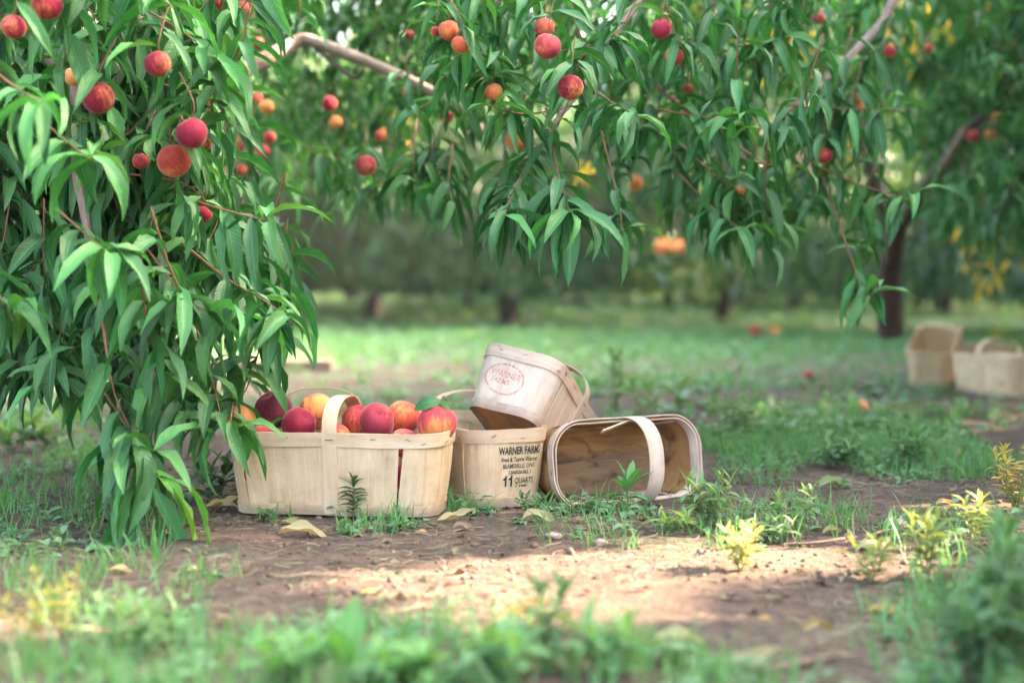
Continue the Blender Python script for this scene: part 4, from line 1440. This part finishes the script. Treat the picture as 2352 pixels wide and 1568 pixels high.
limb(rt, [P(2060, 520, 6.4), P(2105, 460, 6.3), P(2150, 400, 6.2), P(2210, 310, 6.1), P(2350, 200, 6.0)], 0.036, 0.02, M_TRUNK)
limb(rt, [P(2150, 400, 6.2), P(2185, 350, 6.0), P(2220, 290, 5.9)], 0.018, 0.012, M_BARK)
limb(rt, [P(2045, 760, 6.9), P(2040, 640, 6.7), P(2060, 520, 6.4)], 0.066, 0.045, M_TRUNK, 'trunk')
rt.location.z = 0


# ------------------------------------------------------------------ grass, ground cover and litter
REG = [  # px, py, rx, ry, density
    (120, 1240, 330, 150, .42), (40, 1080, 300, 90, .35), (260, 1380, 240, 110, .35), (200, 960, 260, 70, .5), (480, 1330, 80, 60, .35),
    (500, 1560, 620, 130, .6), (1050, 1570, 420, 110, .5), (1500, 1600, 420, 100, .42), (880, 1440, 220, 50, .45), (2240, 1480, 280, 190, .9), (1150, 1420, 120, 30, .3),
    (640, 1195, 50, 12, .5), (830, 1215, 70, 20, .6), (935, 1205, 50, 26, .6), (1090, 1180, 60, 18, .8), (1300, 1185, 60, 26, .6), (1420, 1185, 110, 34, .35), (1560, 1215, 160, 45, .3),
    (1400, 1240, 200, 30, .25), (1240, 1200, 60, 18, .4), (1700, 1220, 140, 60, .5), (1850, 1200, 150, 50, .4),
    (1950, 1010, 300, 70, 1.0), (2120, 1060, 220, 60, .8), (1750, 1060, 120, 70, .7), (1650, 980, 120, 70, .6), (2250, 960, 160, 30, .3),
    (1450, 920, 260, 80, .7), (2180, 1250, 180, 80, .35), (1000, 960, 500, 60, .35), (1600, 900, 700, 60, .25),
]


def density(px, py):
    d = 0.0
    for cx, cy, rx, ry, w in REG:
        q = ((px - cx) / rx) ** 2 + ((py - cy) / ry) ** 2
        if q < 1: d = max(d, w * min(1, (1 - q) * 2))
    if py < 860: d = max(d, min(1, (870 - py) / 80) * 0.62)
    return d


def blade_arrays(seed, w):
    r = random.Random(seed)
    bend = r.uniform(0.1, 0.9)
    V, U = [], []
    for i in range(4):
        t = i / 3
        ww = w * (1 - t) ** 0.7 * 0.5 + 0.002
        x = bend * t * t * 0.8
        z = t * (1 - 0.25 * bend * t)
        V += [(x, -ww, z), (x, ww, z)]; U += [(0, t), (1, t)]
    F = [(2 * i, 2 * i + 1, 2 * i + 3, 2 * i + 2) for i in range(3)]
    return np.array(V), np.array(F), np.array(U)


BLADES = [blade_arrays(i, 0.055) for i in range(6)]
BLADES_W = [blade_arrays(i + 20, 0.10) for i in range(6)]
pos, az, sc, var, yg = [], [], [], [], []


def scatter_grass(x0, x1, y0, y1, n, s, clump=1, wide=False, floor=0.0):
    c = 0
    for _ in range(n):
        x, y = random.uniform(x0, x1), random.uniform(y0, y1)
        if abs(x) > 0.42 * y + 0.35: continue
        px, py = proj(x, y, 0)
        nz = 0.42 + (1.3 if y > 4.2 else 0.9) * noise.noise(Vector((x * (1.3 if y > 4.2 else 2.1), y * (1.3 if y > 4.2 else 2.1), 4))) + 0.5 * noise.noise(Vector((x * 7, y * 7, 1)))
        if random.random() > max(floor, density(px, py) * max(0.05, min(1.3, nz + 0.25))): continue
        for q in range(clump):
            xx, yy = x + random.gauss(0, 0.012), y + random.gauss(0, 0.012)
            pos.append((xx, yy, height(xx, yy) - 0.003)); az.append(random.uniform(0, 6.28))
            sc.append(random.uniform(*s)); var.append(random.randrange(6)); yg.append(max(0, random.uniform(-0.6, 0.7)))


scatter_grass(-1.3, 1.4, 1.55, 4.6, 17000, (0.022, 0.075), 5)
na = len(pos)
o = build_mass('grass', BLADES, pos, rot_from(az, np.random.uniform(-.3, .3, na), np.random.uniform(-.35, .2, na)), sc, var, yg, M_GRASS)
tag(o, 'thin green grass tufts around the baskets and along the lower edge', 'grass', kind='stuff')
pos, az, sc, var, yg = [], [], [], [], []
scatter_grass(-5, 5.5, 4.5, 13, 26000, (0.04, 0.11), 3, floor=0.03)
scatter_grass(-13, 14, 13, 34, 14000, (0.08, 0.2), 2, floor=0.05)
na = len(pos)
o = build_mass('far_grass', BLADES_W, pos, rot_from(az, np.random.uniform(-.3, .3, na), np.random.uniform(-.35, .2, na)), sc, var, yg, M_GRASS)
tag(o, 'blurred pale green grass between the far tree rows', 'grass', kind='stuff')

# broad little weed leaves
ROUND = [leaf_arrays(a0, a1, 3, 2, fold=0.2, wave=0, width=0.5, seed=i) for i, (a0, a1) in enumerate(((35, -10), (20, -25), (50, 10), (10, -10)))]
pos, az, sc, var, yg = [], [], [], [], []


def scatter_cover(x0, x1, y0, y1, n, s, leaves, floor):
    for _ in range(n):
        x, y = random.uniform(x0, x1), random.uniform(y0, y1)
        if abs(x) > 0.42 * y + 0.35: continue
        px, py = proj(x, y, 0)
        nz = 0.42 + 1.2 * noise.noise(Vector((x * 1.5 + 9, y * 1.5, 4)))
        if random.random() > max(floor, density(px, py) * max(0.05, min(1.2, nz + 0.25))): continue
        h = height(x, y)
        b = random.uniform(*s); tall = random.random() ** 2 * b * 1.6
        y0_ = max(0, random.uniform(-0.7, 0.8))
        for q in range(random.randint(*leaves)):
            a = random.uniform(0, 6.28); zz = random.random() * tall
            pos.append((x + math.cos(a) * 0.003, y + math.sin(a) * 0.003, h + 0.002 + zz)); az.append(a)
            sc.append(b * random.uniform(0.6, 1.1)); var.append(random.randrange(4)); yg.append(y0_)


scatter_cover(-1.3, 1.4, 1.5, 4.6, 6500, (0.012, 0.036), (4, 8), 0.012)
scatter_cover(-5, 5.5, 4.2, 13, 22000, (0.03, 0.07), (4, 8), 0.03)
scatter_cover(-13, 14, 13, 30, 5000, (0.08, 0.16), (4, 7), 0.1)
na = len(pos)
o = build_mass('ground_cover', ROUND, pos, rot_from(az, np.random.uniform(-.4, .4, na)), sc, var, yg, M_COVER)
tag(o, 'low broad leaved weeds covering the orchard floor', 'weeds', kind='stuff')

# straw and bark crumbs on the bare soil
pos, az, sc, var = [], [], [], []
for _ in range(11000):
    x, y = random.uniform(-1.0, 1.3), random.uniform(1.7, 3.6)
    if abs(x) > 0.42 * y: continue
    if noise.noise(Vector((x * 3, y * 3, 8))) + 0.35 < random.random() * 0.9: continue
    pos.append((x, y, height(x, y) + 0.0012)); az.append(random.uniform(0, 6.28)); sc.append(random.uniform(0.012, 0.055) * random.uniform(0.5, 1)); var.append(random.randrange(3))


def straw_arrays(seed):
    r = random.Random(seed)
    V, U = [], []
    b = r.uniform(-.25, .25)
    for i in range(4):
        t = i / 3
        c = Vector((t - .5, b * (t - .5) ** 2 * 4, 0.03 * math.sin(t * 3)))
        for (dy, dz) in ((-.022, 0), (0, .03), (.022, 0)):
            V.append((c.x, c.y + dy, c.z + dz)); U.append((dy * 20, t))
    F = []
    for i in range(3):
        for k in range(2):
            F.append((3 * i + k, 3 * i + k + 1, 3 * i + 4 + k, 3 * i + 3 + k))
    return np.array(V), np.array(F), np.array(U)


STRAW = [straw_arrays(i) for i in range(3)]
M_STRAW = leaf_material('straw', (0.11, 0.07, 0.048), (0.31, 0.215, 0.145), (.4, .3, .2), trans=0.05, rough=0.8, veins=False, spec=0.2)
na = len(pos)
o = build_mass('straw_litter', STRAW, pos, rot_from(az, np.random.uniform(-.3, .3, na), np.random.uniform(-.25, .25, na)), sc, var, np.zeros(na), M_STRAW)
tag(o, 'dry straw bits and bark crumbs on the bare soil', 'litter', kind='stuff')


def clod_arrays(seed, nu=7, nv=4):
    r = random.Random(seed)
    V, F, U = [], [], []
    for j in range(nv + 1):
        th = math.pi * j / nv
        for i in range(nu):
            ph = 2 * math.pi * i / nu
            k = r.uniform(0.7, 1.15) if 0 < j < nv else 1
            V.append((k * math.sin(th) * math.cos(ph), k * math.sin(th) * math.sin(ph) * 0.8, 0.6 * k * math.cos(th))); U.append((i / nu, j / nv))
    for j in range(nv):
        for i in range(nu):
            a, b = j * nu + i, j * nu + (i + 1) % nu
            F.append((a, a + nu, b + nu, b))
    return np.array(V), np.array(F), np.array(U)


pos, az, sc, var = [], [], [], []
for _ in range(2600):
    x, y = random.uniform(-1.2, 1.5), random.uniform(1.7, 4.6)
    if abs(x) > 0.42 * y or noise.noise(Vector((x * 2, y * 2, 28))) + 0.35 < random.random(): continue
    pos.append((x, y, height(x, y) + 0.002)); az.append(random.uniform(0, 6.28)); sc.append(random.uniform(0.008, 0.034)); var.append(random.randrange(4))
M_BIT = leaf_material('leaf_scrap', (0.10, 0.06, 0.042), (0.24, 0.155, 0.10), (.4, .3, .2), trans=0.1, rough=0.8, veins=False, spec=0.2)
na = len(pos)
o = build_mass('leaf_scraps', [leaf_arrays(a0, a1, 3, 2, fold=.4, wave=.2, width=w, seed=a0 + 9) for a0, a1, w in ((20, -30, .4), (5, -30, .55), (40, -40, .3), (-5, 25, .45))],
               pos, rot_from(az, np.random.uniform(-.5, .5, na)), sc, var, np.zeros(na), M_BIT)
tag(o, 'small brown scraps of old leaves on the bare soil', 'litter', kind='stuff')
CLODS = [clod_arrays(i) for i in range(4)]
pos, az, sc, var = [], [], [], []
for _ in range(14000):
    x, y = random.uniform(-1.0, 1.3), random.uniform(1.7, 3.9)
    if abs(x) > 0.42 * y: continue
    if noise.noise(Vector((x * 2.3, y * 2.3, 18))) + 0.3 < random.random(): continue
    s = 0.0015 + 0.009 * random.random() ** 5
    pos.append((x, y, height(x, y) + s * 0.2)); az.append(random.uniform(0, 6.28)); sc.append(s); var.append(random.randrange(4))
M_CLOD = plain('soil_crumb', (0.12, 0.083, 0.063), 0.95, var=0.35, scale=30, spec=0.15)
o = build_mass('soil_crumbs', CLODS, pos, rot_from(az, 0.0), sc, var, np.zeros(len(pos)), M_CLOD)
tag(o, 'small crumbs of earth on the bare soil', 'soil', kind='stuff')


# ------------------------------------------------------------------ single weeds
WLEAF = []
for i, (a0, a1) in enumerate(((55, 20), (40, -10), (65, 40), (25, -25), (75, 55))):
    me = mesh_np('weed_leaf', *leaf_arrays(a0, a1, 4, 2, fold=0.3, wave=0.02, width=0.24, seed=i + 7)); me.materials.append(M_WEED); WLEAF.append(me)
WARR = [leaf_arrays(a0, a1, 4, 2, fold=0.3, wave=0.02, width=0.24, seed=i + 7) for i, (a0, a1) in enumerate(((55, 20), (40, -10), (65, 40), (25, -25), (75, 55)))]
GW = 'single weeds on the orchard floor'


def weed(px, py, h_px, stems, n, ln, label, tint=(1, 1, 1), wide=1.0, split=True, spread=0.35, Y=None, side=True, top=0.0, pitch=0.0):
    g = ground(px, py) if Y is None else P(px, py, Y)
    if Y is not None: g.z = height(g.x, g.y)
    H = h_px * g.y / FPX
    root = empty('weed', g, label, 'weed', GW)
    P_, A_, S_, V_, I_ = [], [], [], [], []
    for s in range(stems):
        a = s * 2.4 + random.random()
        k = 0 if stems == 1 else random.uniform(0.3, 1) * spread
        hh = H * random.uniform(0.7, 1.0)
        top_ = Vector((math.cos(a) * k * H, math.sin(a) * k * H, hh))
        c = bez([(0, 0, -0.004), tuple(top_ * 0.5 + Vector((math.cos(a) * k * H * .15, 0, 0.03 * H))), tuple(top_)], 4)
        link('stem', tube_mesh('stem', c, [0.0022 * (1 - 0.6 * i / 8) * max(0.6, H * 8) for i in range(9)], 5), root, M_GTWIG)
        for i in range(n):
            t = (0.12 + 0.88 * (i + 0.5) / n)
            q = c[min(8, int(t * 8))].lerp(c[min(8, int(t * 8) + 1)], t * 8 - int(t * 8))
            P_.append(q); A_.append(i * 2.4 + s + random.uniform(-.3, .3))
            S_.append(ln * (0.55 + 0.6 * math.sin(math.pi * min(1, t * 0.85 + top))) * random.uniform(.8, 1.15)); V_.append(random.choice((0, 2, 4) if t > 0.8 else (0, 1, 1, 3))); I_.append(t)
    if split:
        for q, a, s, v, t in zip(P_, A_, S_, V_, I_):
            o = link('leaf', WLEAF[v], root)
            m = Matrix(rot_from(a, random.uniform(-.3, .3), pitch).tolist()) @ Matrix.Diagonal((1, wide, 1))
            o.matrix_local = Matrix.Translation(q) @ (m * s).to_4x4()
            b = random.uniform(0.85, 1.2) * (1 + 0.35 * t * t)
            o.color = (tint[0] * b, tint[1] * b, tint[2] * b, 1)
    else:
        n_ = len(P_)
        rr = rot_from(A_, np.random.uniform(-.3, .3, n_), pitch) @ np.diag([1, wide, 1.0])
        o = build_mass('foliage', WARR, [tuple(q) for q in P_], rr, S_, V_, np.clip(np.array(I_) - 0.6, 0, 1), M_WEED, root)
        o.color = (*tint, 1); o['kind'] = 'stuff'
    return root


weed(812, 1196, 98, 1, 46, 0.036, 'bushy little spire weed standing before the filled basket', (0.75, 0.85, 0.85))
weed(770, 1192, 34, 3, 9, 0.02, 'tiny sprig at the foot of the basket beside the spire weed', (0.9, 1, .8))
weed(1215, 1188, 42, 6, 9, 0.022, 'low grey green clump at the foot of the lettered basket', (1.0, 1.0, 1.05), wide=1.5, spread=1.0)
weed(1442, 1172, 78, 1, 12, 0.062, 'bright green rosette weed before the mouth of the lying basket', (0.75, 1.35, 0.65), wide=1.15, top=-0.1)
weed(1375, 1178, 34, 2, 6, 0.04, 'pale flat leaved seedling in front of the lying basket', (1.3, 1.4, 1.3), wide=2.0, spread=.8)
weed(1622, 1212, 112, 7, 13, 0.042, 'large pale green weed clump in front of the lying basket corner', (1.55, 1.5, 1.15), spread=0.75)
weed(1545, 1228, 46, 5, 9, 0.034, 'small yellowish clump left of the large pale weed clump', (2.1, 1.8, 1.1), spread=0.9)
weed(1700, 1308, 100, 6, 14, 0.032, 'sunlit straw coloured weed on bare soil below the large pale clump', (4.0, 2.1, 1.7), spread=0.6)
weed(1835, 1232, 120, 3, 14, 0.030, 'thin scrubby weed with a bare reddish stem near the fallen green leaf', (1.1, 1.1, .9), spread=0.45)
weed(1760, 1245, 60, 6, 9, 0.034, 'grey green sprawling weed between the pale clump and the scrubby weed', (1.2, 1.25, 1.05), spread=1.2)
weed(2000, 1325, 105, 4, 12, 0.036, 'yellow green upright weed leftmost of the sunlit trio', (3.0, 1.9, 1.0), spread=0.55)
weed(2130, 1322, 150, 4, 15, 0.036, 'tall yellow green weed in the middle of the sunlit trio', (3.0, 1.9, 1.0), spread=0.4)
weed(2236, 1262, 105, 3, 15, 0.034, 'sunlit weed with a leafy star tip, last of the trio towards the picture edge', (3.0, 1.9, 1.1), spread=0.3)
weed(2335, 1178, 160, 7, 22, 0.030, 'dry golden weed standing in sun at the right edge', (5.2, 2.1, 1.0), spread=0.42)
weed(1415, 962, 190, 2, 26, 0.05, 'tall dark weed standing behind the lying basket', (0.75, 1.0, 0.7), split=False, spread=.1)
weed(1480, 965, 110, 2, 16, 0.05, 'lighter weed beside the tall dark one behind the lying basket', (1.2, 1.5, .8), split=False, spread=.3)
weed(1560, 968, 95, 1, 6, 0.10, 'broad upright leaved weed behind the lying basket', (1.2, 1.4, 1.2), wide=2.0, split=False, pitch=.3)
weed(1690, 1010, 100, 5, 10, 0.05, 'blurred weed tuft behind the lying basket towards the grass patch', (1.0, 1.3, .9), split=False, spread=.6)
weed(2090, 1080, 90, 6, 12, 0.045, 'leafy weed at the edge of the dark green patch', (0.7, 1.1, .7), split=False, spread=.6)
weed(1930, 1080, 70, 6, 9, 0.05, 'low leafy weed inside the dark green patch', (0.7, 1.1, .7), split=False, spread=.9, wide=1.6)
weed(110, 1040, 90, 5, 7, 0.07, 'pale broad leaved weed under the near tree', (1.7, 1.8, 1.4), wide=1.9, spread=.9, split=False)
weed(30, 1050, 80, 4, 7, 0.07, 'pale broad leaved weed cut by the left edge', (1.5, 1.7, 1.3), wide=1.9, spread=.9, split=False)
weed(485, 1148, 105, 4, 9, 0.06, 'dark leafy weed tucked beside the filled basket', (0.45, 0.62, 0.45), wide=1.7, spread=.6, split=False)
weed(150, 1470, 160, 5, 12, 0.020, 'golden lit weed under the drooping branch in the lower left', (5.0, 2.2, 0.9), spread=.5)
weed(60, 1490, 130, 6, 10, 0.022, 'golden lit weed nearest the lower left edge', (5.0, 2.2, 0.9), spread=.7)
weed(255, 1490, 130, 4, 11, 0.03, 'pale toothed weed beside the golden lit weeds', (1.9, 1.8, 1.4), spread=.6)
weed(330, 1520, 110, 5, 9, 0.045, 'sprawling pale weed at the lower left', (1.5, 1.7, 1.3), spread=.9, split=False)
weed(2250, 1670, 245, 9, 24, 0.040, 'large blurred bushy weed in the lower right corner', (0.75, 1.05, 0.95), Y=1.72, spread=0.60, split=False)
weed(2350, 1640, 400, 5, 22, 0.05, 'blurred tall weed at the lower right edge', (0.7, 1.05, 0.75), Y=1.75, spread=0.3, split=False)
weed(1270, 1640, 240, 2, 20, 0.042, 'blurred dark sprig rising in the middle of the lower edge', (0.65, 0.95, 0.7), Y=1.72, spread=0.2, split=False)
weed(1400, 1640, 120, 5, 10, 0.05, 'blurred low weed beside the dark sprig', (1.4, 1.8, 1.2), Y=1.7, spread=.8, split=False)
weed(1130, 1650, 105, 4, 8, 0.05, 'blurred pale broad weed at the lower edge', (1.3, 1.7, 1.2), Y=1.66, spread=.7, wide=1.7, split=False)
weed(660, 1650, 105, 6, 9, 0.042, 'blurred green weed left of the tall bright leaf', (1.25, 1.9, 1.0), Y=1.68, spread=.8, split=False)
weed(930, 1660, 95, 6, 9, 0.042, 'blurred green weed right of the tall bright leaf', (1.25, 1.9, 1.0), Y=1.66, spread=.8, wide=1.4, split=False)
weed(2285, 800, 40, 3, 8, 0.09, 'yellow lit weed behind the far baskets', (3.0, 2.0, 0.5), split=False, spread=.6, wide=1.8)

# the broad bright leaf at the lower edge
gb = P(795, 1600, 1.68); gb.z = height(gb.x, gb.y)
big = empty('weed', gb, 'broad bright green leaf standing upright at the lower edge', 'weed', GW)
link('stem', tube_mesh('stem', [(0, 0, 0), (0.003, 0, 0.04), (0.002, 0, 0.06)], [0.003, 0.0025, 0.002], 6), big, M_GTWIG)
for az_, v, s, wd, z in ((1.4, 4, 0.080, 2.1, 0.030), (4.4, 2, 0.07, 1.8, 0.02), (0.2, 1, 0.08, 1.7, 0.02), (2.9, 1, 0.075, 1.7, 0.025)):
    lf = link('leaf', WLEAF[v], big)
    lf.matrix_local = Matrix.Translation((0, 0, z)) @ (Matrix(rot_from(az_, 0.1, 0.2).tolist()) @ Matrix.Diagonal((1, wd, 1)) * s).to_4x4()
    lf.color = (1.2, 1.9, 0.8, 1)

# ------------------------------------------------------------------ fallen leaves, stones, sticks, plank
FALL = []
for i, (a0, a1) in enumerate(((35, -40), (18, -45), (50, -60), (-5, 30))):
    me = mesh_np('fallen_leaf', *leaf_arrays(a0, a1, 10, 4, fold=0.5, wave=0.09, width=0.25, seed=i + 31, twist=60 if i == 2 else 20)); me.materials.append(M_DRYLEAF); FALL.append(me)
GL = 'fallen leaves on the bare soil'


def fallen(px, py, az_, ln, tint, label, v=0, roll=0.2):
    g = ground(px, py)
    o = link('fallen_leaf', FALL[v])
    o.matrix_world = Matrix.Translation(g + Vector((0, 0, 0.004))) @ (Matrix(rot_from(az_, roll, 0.0).tolist()) * ln).to_4x4()
    o.color = (*tint, 1)
    return tag(o, label, 'leaf', GL)


GREEN, CREAM, BROWN, GOLD = (0.38, 0.75, 0.35), (1.0, 1.03, .95), (0.62, 0.45, 0.45), (1.1, .8, .35)
fallen(640, 1232, 0.05, 0.105, CREAM, 'pale cream fallen leaf in front of the filled basket')
fallen(640, 1206, 0.1, 0.07, (0.55, 0.85, 0.4), 'yellow green fallen leaf behind the pale cream one', 1)
fallen(955, 1226, 0.3, 0.035, (1.05, .75, .7), 'small pinkish brown fallen leaf near the basket corner', 1)
fallen(1005, 1205, 0.25, 0.085, (.85, .85, .65), 'long pale fallen leaf between the two upright baskets', 3)
fallen(1200, 1203, -0.05, 0.085, CREAM, 'pale curled fallen leaf in front of the lettered basket', 2)
fallen(470, 1166, 0.1, 0.09, (1.2, .9, .5), 'orange tipped fallen leaf beside the filled basket', 3)
fallen(500, 1170, 0.0, 0.06, CREAM, 'cream strip of leaf touching the side of the filled basket', 0)
fallen(1880, 1128, 0.25, 0.10, GREEN, 'dark green fallen leaf on the bare strip to the right', 2)
fallen(1890, 1235, 0.6, 0.06, (.75, .85, .5), 'olive fallen leaf beside the scrubby weed stem', 0)
fallen(1845, 1470, 0.5, 0.065, (.6, .45, .15), 'curled dark golden leaf on the near soil', 2)
fallen(1990, 1400, 0.1, 0.075, GOLD, 'flat tan leaf on the near soil above the dark golden one', 1)
fallen(1740, 1430, 0.1, 0.03, (1.5, 1.0, .5), 'tiny bright tan leaf on the near soil', 1)
fallen(1310, 1205, 0.2, 0.045, BROWN, 'brown fallen leaf before the lying basket', 1)
fallen(1140, 1412, 0.05, 0.09, (1.5, 1.2, .9), 'sunlit cream leaf at the near edge of the sun patch', 3)
fallen(1040, 1218, 0.0, 0.055, BROWN, 'thin brown curled leaf in front of the lettered basket', 2)
fallen(1500, 1500, 0.15, 0.08, (.8, 1.0, .8), 'pale green blurred leaf lying on the near soil', 0)
fallen(1650, 1560, 0.25, 0.09, CREAM, 'pale blurred leaf lying near the lower edge', 3)
fallen(1050, 1470, 0.5, 0.06, CREAM, 'cream blurred leaf among the lower grass', 0)
fallen(250, 1325, 0.4, 0.05, CREAM, 'small white leaf in the grass under the drooping branch', 1)
fallen(430, 1320, 1.0, 0.045, CREAM, 'pale leaf at the edge of the soil under the drooping branch', 1)
fallen(830, 1370, 0.6, 0.04, (.6, 1.0, .4), 'green leaf scrap on the sun patch rim', 1)
fallen(2030, 1225, 0.4, 0.055, (1.3, .8, .6), 'reddish tan leaf amid the sunlit trio of weeds', 2)
fallen(2150, 1165, 0.2, 0.06, (1.2, .8, .55), 'tan leaf curled behind the sunlit trio of weeds', 2)


def stone(px, py, r, label, col=M_STONE, sq=0.6):
    g = ground(px, py)
    v, f, u = clod_arrays(px, 14, 9)
    for it in range(1):
        v = v + 0.06 * np.sin(v[:, [1, 2, 0]] * 5 + px)
    rr = r * g.y / FPX
    o = link('stone', mesh_np('stone', v * np.array([1.0, 0.8, sq]) * rr, f, u), None, col)
    o.location = (g.x, g.y, g.z + rr * 0.25)
    return tag(o, label, 'stone', 'stones on the bare soil')


stone(1272, 1246, 24, 'flat pinkish stone just behind the sun patch')
stone(1378, 1256, 18, 'rounded pale stone right of the flat pinkish one', sq=0.9)
stone(1338, 1222, 13, 'small brown lump behind the two pale stones', M_CLOD)
stone(1650, 1175, 16, 'brown lump in shadow under the lying basket', M_CLOD, 0.8)
stone(2000, 1262, 36, 'reddish stone beside the sunlit trio of weeds', sq=0.5)
stone(2060, 1222, 24, 'warm brown stone behind the sunlit trio of weeds', sq=.7)
stone(1770, 1395, 14, 'small reddish clod on the near soil', M_CLOD)
stone(1680, 1450, 20, 'grey brown clod on the near soil', M_CLOD)


def stick(pts, r, label):
    p = [ground(a, b) + Vector((0, 0, c)) for a, b, c in pts]
    o0 = p[0].copy()
    c = bez([q - o0 for q in p], 5)
    o = link('stick', tube_mesh('stick', c, [r * (1 - 0.5 * i / len(c)) * (1 + .15 * math.sin(i * 1.7)) for i in range(len(c))], 6), None, M_STICK)
    o.location = o0
    return tag(o, label, 'stick', 'dead sticks on the soil')


stick([(1940, 1245, .004), (1870, 1250, .006), (1800, 1252, .004)], 0.004, 'thin dark stick lying behind the golden lit soil')
stick([(1962, 1240, .0), (1958, 1232, .03), (1975, 1228, .065)], 0.0022, 'thin dead stem standing upright near the dark stick')
stick([(1830, 1250, .0), (1812, 1240, .03), (1800, 1232, .07)], 0.0024, 'reddish dead stem leaning under the scrubby weed')
stick([(2100, 1225, .004), (2020, 1245, .01), (1975, 1252, .004)], 0.0035, 'twig reaching towards the sunlit trio of weeds')
stick([(1760, 1560, .004), (1880, 1535, .006), (1960, 1520, .004)], 0.0045, 'dark stick lying on the near soil in the lower right')
stick([(1560, 1445, .004), (1610, 1452, .004), (1650, 1450, .003)], 0.003, 'short twig on the near soil')
stick([(1040, 1222, .003), (1080, 1218, .005), (1110, 1214, .003)], 0.003, 'short brown twig in front of the lettered basket')

pk = ground(520, 856)
V, F, U = box_np((0, 0, 0.03), (0.55, 0.02, 0), (-0.004, 0.06, 0), (0, 0, 0.03))
o = link('plank', mesh_np('plank', V, F, [(v[0], v[1] + v[2]) for v in V], smooth=False), None, M_PLANK)
o.location = pk
tag(o, 'old reddish plank lying on the ground behind the drooping leaves', 'plank')
